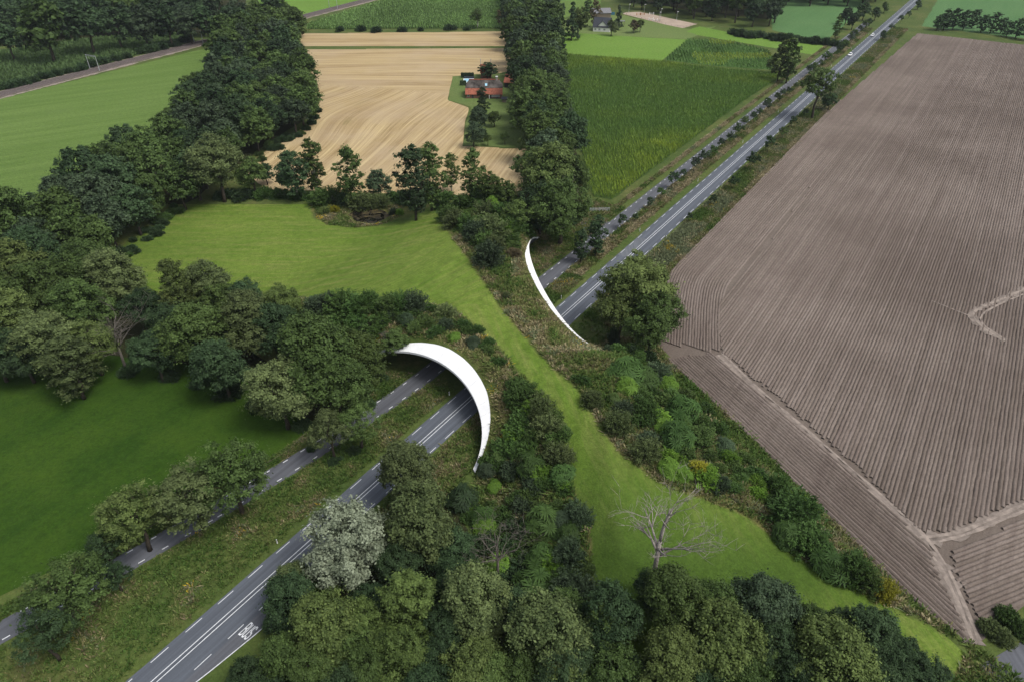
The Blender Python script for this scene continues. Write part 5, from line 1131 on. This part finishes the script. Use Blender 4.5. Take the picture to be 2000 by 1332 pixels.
# ------------------------------------------------------------------ railway
ra, rb_ = np.array(gz(0, 186)), np.array(gz(655, 17)); rd = (rb_ - ra) / np.linalg.norm(rb_ - ra); rn = np.array([rd[1], -rd[0]]); ra = ra - rd * 200; RL = 900
rw = empty('railway', (ra[0], ra[1], 0), -math.atan2(rd[0], rd[1])); struct(rw)
b = MB(); b.v += [(-4.6, 0, 0.01), (-3.7, 0, .5), (3.7, 0, .5), (4.6, 0, .01), (-4.6, RL, .01), (-3.7, RL, .5), (3.7, RL, .5), (4.6, RL, .01)]; b.f += [[0, 1, 5, 4], [1, 2, 6, 5], [2, 3, 7, 6]]
b.build('ballast_bed', M['ballast'], rw)
for c in (-1.9, 1.9):
    for s in (-.75, .75): MB().box(c + s - .06, c + s + .06, 0, RL, .5, .68).build('rail', M['rail'], rw)
b = MB()
for k in range(0, 1100):
    for c in (-1.9, 1.9): b.box(c - 1.25, c + 1.25, k * .8, k * .8 + .26, .49, .55)
o = b.build('sleeper_bed', M['sleeper'], rw); o['kind'] = 'stuff'
strip('trackside_path', None, 1.4, M['track'], .04, wpts=[ra - rn * 5.6, ra - rn * 5.6 + rd * RL]); strip('dry_trackside', None, 2.2, M['stubble_dry'] if 'stubble_dry' in M else M['track'], .05, wpts=[ra + rn * 6.2, ra + rn * 6.2 + rd * RL], jit=.35)
def gantry(t, label):
    q = ra + rd * t; o = empty('catenary_portal', (q[0], q[1], 0.3), -math.atan2(rd[0], rd[1])); tag(o, label, 'catenary portal', 'catenary portals')
    for x in (-3.9, 3.9):
        b = MB(); b.tube([(x, 0, 0), (x, 0, 7.6)], [.17, .12], 6); b.tube([(x + .35 * (1 if x < 0 else -1), 0, 0), (x, 0, 5.5)], .06, 5); b.build('post', M['galv'], o)
    b = MB(); b.tube([(-4.3, 0, 7.5), (4.1, 0, 7.5)], .09, 6); b.tube([(-3.9, 0, 7.0), (3.9, 0, 7.0)], .07, 6)
    for k in range(12): b.tube([(-3.9 + k * .65, 0, 7.0), (-3.9 + (k + 1) * .65, 0, 7.5)] if k % 2 else [(-3.9 + k * .65, 0, 7.5), (-3.9 + (k + 1) * .65, 0, 7.0)], .04, 4)
    b.build('crossbeam', M['galv'], o)
    for x in (-1.9, 1.9): MB().tube([(x, 0, 7.0), (x, 0, 5.9), (x + .7, 0, 5.7)], .05, 5).build('hanger', M['galv'], o)
gt = lambda x, y: float(np.dot(np.array(gz(x, y)) - ra, rd))
gantry(gt(185, 138), 'grey catenary portal over the railway, nearest one at the left'); gantry(gt(377, 84), 'grey catenary portal over the railway beside the long wood'); gantry(gt(652, 18), 'grey catenary portal over the far stretch of the railway')
def fence(name, wpts, label, sp=4.0, h=1.1, rails=(.5, .95), mat='wood', pr=.05, zf=None):
    w = [np.array(q) for q in wpts]; o = empty(name, (w[0][0], w[0][1], 0)); tag(o, label, 'fence'); pm = MB().tube([(0, 0, -.2), (0, 0, h)], pr, 5); pm = mesh_np('post', pm.v, pm.f, M[mat])
    for a, c in zip(w[:-1], w[1:]):
        L = np.linalg.norm(c - a); n = max(1, int(L / sp))
        for k in range(n + 1):
            q = a + (c - a) * k / n; p = new_obj('post', pm, o); p.location = (q[0] - w[0][0], q[1] - w[0][1], 0)
        for r in rails: MB().tube([(a[0] - w[0][0], a[1] - w[0][1], r), (c[0] - w[0][0], c[1] - w[0][1], r)], pr * .6, 4).build('rail', M[mat], o)
    return o
fence('field_fence', [ra + rn * 7.4 + rd * 190, ra + rn * 7.4 + rd * 345], 'low post fence between the railway and the light pasture', 6, 1.2, (.9,))
fence('arena_fence', wpx([(1216, 28), (1222, 25), (1250, 24), (1362, 48), (1334, 56), (1300, 49), (1216, 28)]), 'white railed fence around the sand riding arena', 4, 1.2, (.6, 1.1), 'wood')
fence('pasture_fence', wpx([(40, 1172), (190, 1096), (330, 1015), (470, 940), (565, 885), (600, 850)]), 'thin post fence between the dark pasture and the service road', 4.5, 1.1, (.9,), 'wood', .035)

# ------------------------------------------------------------------ buildings
def gable(name, parent, x0, x1, y0, y1, ze, zr, mat, over=.4, hip=0.0, t=.25):
    ym = (y0 + y1) / 2; b = MB()
    b.slab([(x0 - over, y0 - over, ze), (x1 + over, y0 - over, ze), (x1 + over - hip, ym, zr), (x0 - over + hip, ym, zr)], t)
    b.slab([(x1 + over, y1 + over, ze), (x0 - over, y1 + over, ze), (x0 - over + hip, ym, zr), (x1 + over - hip, ym, zr)], t)
    if hip:
        b.slab([(x0 - over, y1 + over, ze), (x0 - over, y0 - over, ze), (x0 - over + hip, ym, zr)], t); b.slab([(x1 + over, y0 - over, ze), (x1 + over, y1 + over, ze), (x1 + over - hip, ym, zr)], t)
    return b.build(name, mat, parent)
def window(parent, x, y, z, w, h, facing=-1, frame='white', bars=1):
    f = MB().box(x - w / 2, x + w / 2, y - .06 if facing < 0 else y, y if facing < 0 else y + .06, z, z + h).build('window', M[frame], parent)
    yy = y - .075 if facing < 0 else y + .075
    for k in range(bars + 1):
        ww = w / (bars + 1); MB().box(x - w / 2 + k * ww + .08, x - w / 2 + (k + 1) * ww - .08, min(yy, yy + .02), max(yy, yy + .02), z + .08, z + h - .08).build('pane', M['glass'], f)
hx = gz(910, 193); fh = empty('farmhouse', (hx[0], hx[1], 0)); tag(fh, 'long brick farmhouse with thatched upper roof and red tiled lower roof', 'farmhouse')
W, Dp = 17.4, 12.0
MB().box(0, W, 0, Dp, 0, 2.1).build('wall', M['brick'], fh)
b = MB(); zm, ym = 4.2, 2.6; ze = 1.95
for s in (0, 1):
    y_ = lambda t: (-.5 + t) if s == 0 else (Dp + .5 - t)
    q = [(-.3, y_(0), ze), (W + .3, y_(0), ze), (W + .3, y_(ym + .5), zm), (-.3, y_(ym + .5), zm)]
    b.slab(q if s == 0 else q[::-1], .18)
b.build('tiled_roof', M['tile'], fh)
b = MB(); zr = 7.3
b.slab([(-.35, ym - .15, zm + .08), (W + .35, ym - .15, zm + .08), (W - 1.5, Dp / 2, zr), (1.5, Dp / 2, zr)], .35); b.slab([(W + .35, Dp - ym + .15, zm + .08), (-.35, Dp - ym + .15, zm + .08), (1.5, Dp / 2, zr), (W - 1.5, Dp / 2, zr)], .35)
b.slab([(-.35, Dp - ym + .15, zm + .08), (-.35, ym - .15, zm + .08), (1.5, Dp / 2, zr)], .35); b.slab([(W + .35, ym - .15, zm + .08), (W + .35, Dp - ym + .15, zm + .08), (W - 1.5, Dp / 2, zr)], .35)
th_ = b.build('thatched_roof', M['thatch'], fh)
MB().box(1.4, W - 1.4, Dp / 2 - .35, Dp / 2 + .35, zr - .1, zr + .18).build('ridge_tiles', M['tile'], th_)
for x in (-.05, W - .25):
    b = MB(); b.v += [(x, .1, 2.0), (x, Dp - .1, 2.0), (x, Dp - 2.5, 4.1), (x, 2.5, 4.1), (x + .3, .1, 2.0), (x + .3, Dp - .1, 2.0), (x + .3, Dp - 2.5, 4.1), (x + .3, 2.5, 4.1)]
    b.f += [[0, 1, 2, 3], [7, 6, 5, 4], [0, 3, 7, 4], [3, 2, 6, 7], [2, 1, 5, 6]]; b.build('gable', M['white'], fh)
ch = MB().box(14.4, 15.3, 5.6, 6.4, 6.6, 8.6).build('chimney', M['concrete'], fh); MB().box(14.3, 15.4, 5.5, 6.5, 8.6, 8.8).build('chimney_cap', M['white'], ch)
sl = (zr - zm) / (Dp / 2 - ym + .15)
b = MB(); y0, y1 = 3.3, 4.3; b.slab([(9.2, y0, zm + .25 + sl * (y0 - ym)), (10.3, y0, zm + .25 + sl * (y0 - ym)), (10.3, y1, zm + .25 + sl * (y1 - ym)), (9.2, y1, zm + .25 + sl * (y1 - ym))], .1); b.build('skylight', M['water'], th_)
for x in (5.3, 8.6): MB().box(x, x + .4, .9, 1.3, 2.9, 3.25).build('roof_vent', M['white'], fh)
for x in (1.2, 13.0, 14.6): window(fh, x, -.0, .75, 1.5 if x > 2 else .9, 1.0, bars=2 if x > 2 else 0)
window(fh, 15.9, 0, .75, 1.0, 1.0)
for x in (3.3, 11.9, 15.1): MB().box(x - .35, x + .35, -.05, -.002, .1, 1.8).build('door' if x < 4 else 'shutter', M['slate'], fh)
MB().box(11.2, 11.45, -.7, -.45, 0, 1.9).build('porch_post', M['white'], fh); MB().box(11.2, W - .2, -.55, -.003, .02, .3).build('plinth', M['black'], fh)
def simple_house(name, loc, rz, w, d, ze, zr, wall, roof, label, cat, wins=(), hip=0, over=.4):
    o = empty(name, loc, rz); tag(o, label, cat); MB().box(0, w, 0, d, 0, ze + .1).build('wall', M[wall], o)
    for y in (0.001, d - .201):
        pass
    for x in (0.001, w - .201):
        b = MB(); b.v += [(x, 0, ze), (x, d, ze), (x, d / 2, zr - .2), (x + .2, 0, ze), (x + .2, d, ze), (x + .2, d / 2, zr - .2)]; b.f += [[0, 1, 2], [5, 4, 3], [0, 2, 5, 3], [2, 1, 4, 5]]
        if not hip: b.build('gable', M[wall], o)
    gable('roof', o, 0, w, 0, d, ze, zr, M[roof], over, hip)
    for x, z, ww, hh in wins: window(o, x, 0, z, ww, hh)
    return o
q = gz(939, 158); an = simple_house('annex', (q[0], q[1] + 3, 0), 0, 5.4, 8.0, 3.0, 6.6, 'brick', 'tile', 'red roofed annex behind the thatched farmhouse', 'annex')
for x in (-.1, 5.2): MB().tube([(x, 4, 3), (x, 4, 9.2)], .16, 6).build('flue', M['galv'], an)
q = gz(985, 172); simple_house('barn', (q[0], q[1], 0), math.radians(-12), 8, 10, 2.6, 5.6, 'black', 'tile', 'black boarded barn with red roof under the avenue trees', 'barn')
q = gz(981, 201); simple_house('garden_shed', (q[0], q[1], 0), 0, 2.5, 3.0, 1.7, 2.3, 'wood', 'slate', 'small dark garden shed right of the farmhouse', 'shed')
q = gz(904, 163); po = empty('pool_shelter', (q[0], q[1], 0)); tag(po, 'white framed pale blue pool cover beside the clipped hedges', 'pool')
MB().box(0, 5.4, 0, 7.5, 0, .45).build('pool_wall', M['white'], po); MB().box(.45, 4.95, .5, 6.6, .45, .5).build('pool_cover', M['water'], po); MB().box(0.2, 5.6, 7.0, 7.9, .46, 1.3).build('cover_box', M['slate'], po)
def hedge_box(px, w, d, h, label):
    q = gz(*px); rng = np.random.default_rng(int(px[0])); o = empty('clipped_hedge', (q[0], q[1], 0)); tag(o, label, 'hedge', 'clipped hedges'); n = 2600
    p = rng.uniform(0, 1, (n, 3)) * [w, d, h]; ax = rng.integers(0, 3, n); sd_ = rng.integers(0, 2, n); nr = np.zeros((n, 3))
    for a_, L_ in enumerate((w, d, h)):
        k = ax == a_; p[k, a_] = sd_[k] * L_; nr[k, a_] = sd_[k] * 2 - 1
    me = leaf_mesh('foliage', p + rng.normal(0, .06, (n, 3)), nr + rng.normal(0, .35, (n, 3)), rng.uniform(.15, .3, n), rng.uniform(0, .8, n), .62, rng); me.materials.append(M['dark']); new_obj('foliage', me, o)
    MB().box(.1, w - .1, .1, d - .1, 0, h - .1).build('inner_twigs', M['black'], o)
hedge_box((901, 153), 6.4, 1.6, 2.3, 'long dark clipped hedge behind the pool'); hedge_box((899, 168), 2.8, 1.6, 2.1, 'short dark clipped hedge left of the farmhouse')
q = gz(1158, 62); wh = simple_house('white_house', (q[0], q[1], 0), math.radians(-14), 11, 9, 2.6, 8.0, 'white', 'slate', 'white house with steep dark roof and two roof windows', 'house', [(1.5, .8, 1.2, 1.2), (4.2, .8, 1.2, 1.2), (7.5, .8, 1.2, 1.2)])
for x in (5.4, 7.0): 
    b = MB(); b.slab([(x, 2.0, 5.02), (x + .9, 2.0, 5.02), (x + .9, 3.2, 6.42), (x, 3.2, 6.42)], .1); b.build('roof_window', M['white'], wh)
q = gz(1183, 62); simple_house('white_house_wing', (q[0] + 1, q[1] - 2, 0), math.radians(76), 8, 7, 2.8, 6.8, 'white', 'slate', 'white gabled wing of the white house behind the willow', 'house wing', [(2, .8, 1.1, 1.2), (5, .8, 1.1, 1.2)])
q = gz(1158, 36); simple_house('grey_barn', (q[0], q[1], 0), math.radians(8), 13, 9, 3.0, 5.6, 'wood', 'greyroof', 'grey roofed barn behind the white house', 'barn')
q = gz(1187, 30); o = MB().box(0, 5, 0, .15, 0, 1.9).build('sheet_fence', M['blue']); o.location = (q[0], q[1], 0); tag(o, 'blue sheet fence between the barn and the conifer', 'fence')
q = gz(1206, 50); o = empty('carport', (q[0], q[1], 0)); tag(o, 'flat grey roofed carport right of the white house', 'carport'); MB().box(0, 5, 0, 3.5, 2.3, 2.5).build('roof', M['greyroof'], o)
for x in (.2, 4.8):
    for y in (.2, 3.3): MB().tube([(x, y, 0), (x, y, 2.3)], .08, 5).build('post', M['wood'], o)
for i, (x, y) in enumerate([(1228, 26.5), (1258, 27), (1290, 36), (1321, 42), (1287, 43)]):
    q = gz(x, y); o = empty('arena_lamp', (q[0], q[1], 0)); tag(o, f'lamp post, {nth(i + 1)} from the far left around the sand arena', 'lamp post', 'arena lamp posts'); MB().tube([(0, 0, 0), (0, 0, 6)], [.1, .07], 6).build('pole', M['galv'], o); MB().box(-.1, .9, -.25, .25, 5.9, 6.1).build('lamp_head', M['white'], o)
for i, (x, y, mt) in enumerate([(1243, 31, 'orange'), (1250, 30.5, 'orange'), (1268, 29.5, 'white'), (1267, 40, 'white'), (1275, 42, 'white'), (1280, 43, 'concrete')]):
    q = gz(x, y); o = empty('horse_jump', (q[0], q[1], 0)); tag(o, f'{"brown" if mt == "orange" else "pale"} horse jump, {nth(i + 1)} from the left at the sand arena', 'horse jump', 'horse jumps')
    for s in (0, 3.0): MB().box(s, s + .3, 0, .5, 0, 1.6).build('stand', M[mt], o)
    for z in (.5, 1.0): MB().tube([(.3, .25, z), (3.0, .25, z)], .07, 5).build('pole', M[mt], o)

# ------------------------------------------------------------------ cars, posts, gate
def car(u, v, label):
    q = XY(u, v); o = empty('car', (q[0], q[1], 0.055), -HD + math.pi); tag(o, label, 'car', 'white cars on the main road')   # nose points towards -u
    bm = bmesh.new(); prof = [(-2.1, .35, .62), (-2.15, .62, .8), (-1.25, .85, .86), (-.6, .92, .86), (1.5, .95, .86), (2.0, .9, .82), (2.1, .5, .75)]
    b = MB(); k = len(prof); 
    for y, z, w in prof: b.v += [(-w, -y, .28), (-w, -y, z), (w, -y, z), (w, -y, .28)]
    for i in range(k - 1):
        for j in range(4): b.f.append([i * 4 + j, i * 4 + (j + 1) % 4, i * 4 + 4 + (j + 1) % 4, i * 4 + 4 + j])
    b.f += [[3, 2, 1, 0], [k * 4 - 4, k * 4 - 3, k * 4 - 2, k * 4 - 1]]; b.build('body', M['carpaint'], o)
    c = MB(); sec = [(-1.1, .88, .74), (-.35, 1.42, .62), (1.2, 1.45, .62), (1.9, .93, .72)]
    for y, z, w in sec: c.v += [(-w - .06, -y, .86), (-w, -y, z), (w, -y, z), (w + .06, -y, .86)]
    for i in range(3):
        for j in (0, 2): c.f.append([i * 4 + j, i * 4 + j + 1, i * 4 + 5 + j, i * 4 + 4 + j])
    for i in (0, 2): c.f.append([i * 4 + 1, i * 4 + 2, i * 4 + 6, i * 4 + 5])
    c.build('windows', M['glass'], o); MB().slab([(-.63, -1.22, 1.49), (.63, -1.22, 1.49), (.63, .37, 1.46), (-.63, .37, 1.46)], .06).build('roof', M['carpaint'], o); bm.free()
    for x in (-.78, .78):
        for y in (-1.3, 1.35):
            w = MB().tube([(x - .1, y, .31), (x + .1, y, .31)], .31, 10).build('wheel', M['tyre'], o); MB().tube([(x - .11, y, .31), (x + .11, y, .31)], .18, 8).build('rim', M['galv'], w)
    for x in (-.6, .6): MB().box(x - .16, x + .16, 2.08, 2.17, .55, .7).build('headlight', M['white'], o)
car(373.5, -2.15, 'white car on the road, nearer of the two'); car(435.5, -2.15, 'white car on the road, farther of the two')
pm = MB(); pm.v += [(-.06, -.05, 0), (.06, -.05, 0), (.05, .05, 0), (-.05, .05, 0), (-.05, -.04, .95), (.05, -.04, .95), (.04, .03, 1.05), (-.04, .03, 1.05)]; pm.f += [[0, 1, 5, 4], [1, 2, 6, 5], [2, 3, 7, 6], [3, 0, 4, 7], [4, 5, 6, 7]]
pm = mesh_np('post_body', pm.v, pm.f, M['white']); bd = MB().box(-.057, .057, -.06, .05, .72, .84); bd = mesh_np('reflector_band', bd.v, bd.f, M['black'])
for v, side in ((-5.05, 'left'), (3.95, 'right')):
    for i, u in enumerate(np.arange(-51, 440, 49.0)):
        if v > 0 and u < 0: continue
        q = XY(u, v); o = empty('delineator_post', (q[0], q[1], 0), -HD); o.scale = (1.5, 1.5, 1.0); tag(o, f'small white marker post, {nth(i + 1)} up the {side} edge of the main road', 'marker post', 'marker posts along the road'); new_obj('post_body', pm, o); new_obj('reflector_band', bd, o)
a, c = np.array(gz(1152, 414)), np.array(gz(1190, 413)); o = empty('field_gate', (a[0], a[1], 0), math.atan2(c[1] - a[1], c[0] - a[0])); L = float(np.linalg.norm(c - a)); tag(o, 'galvanised bar gate beside the service road junction', 'gate')
for z in (.3, .55, .8, 1.05, 1.25): MB().tube([(0, 0, z), (L, 0, z)], .035, 5).build('bar', M['galv'], o)
for x in (0, L / 2, L): MB().tube([(x, 0, -.1), (x, 0, 1.4)], .06, 6).build('post', M['galv'], o)
fence('brow_fence', [P(x, y)[:2] for x, y in [(1055, 620), (1100, 680), (1150, 740)]], 'x', 3, 1.1) if False else None

# ------------------------------------------------------------------ air
hz = MB().box(-9500, 9500, -9500, 9500, -1.0, 104.0).build('haze', None); struct(hz, 'stuff')
hm_ = bpy.data.materials.new('haze'); hm_.use_nodes = True; nt = hm_.node_tree; nt.nodes.remove(nt.nodes['Principled BSDF'])
pv = nt.nodes.new('ShaderNodeVolumePrincipled'); pv.inputs['Color'].default_value = (0.8, 0.87, 0.95, 1); pv.inputs['Density'].default_value = 0.00006; pv.inputs['Anisotropy'].default_value = 0.2
nt.links.new(pv.outputs[0], nt.nodes['Material Output'].inputs['Volume']); hz.data.materials.append(hm_)
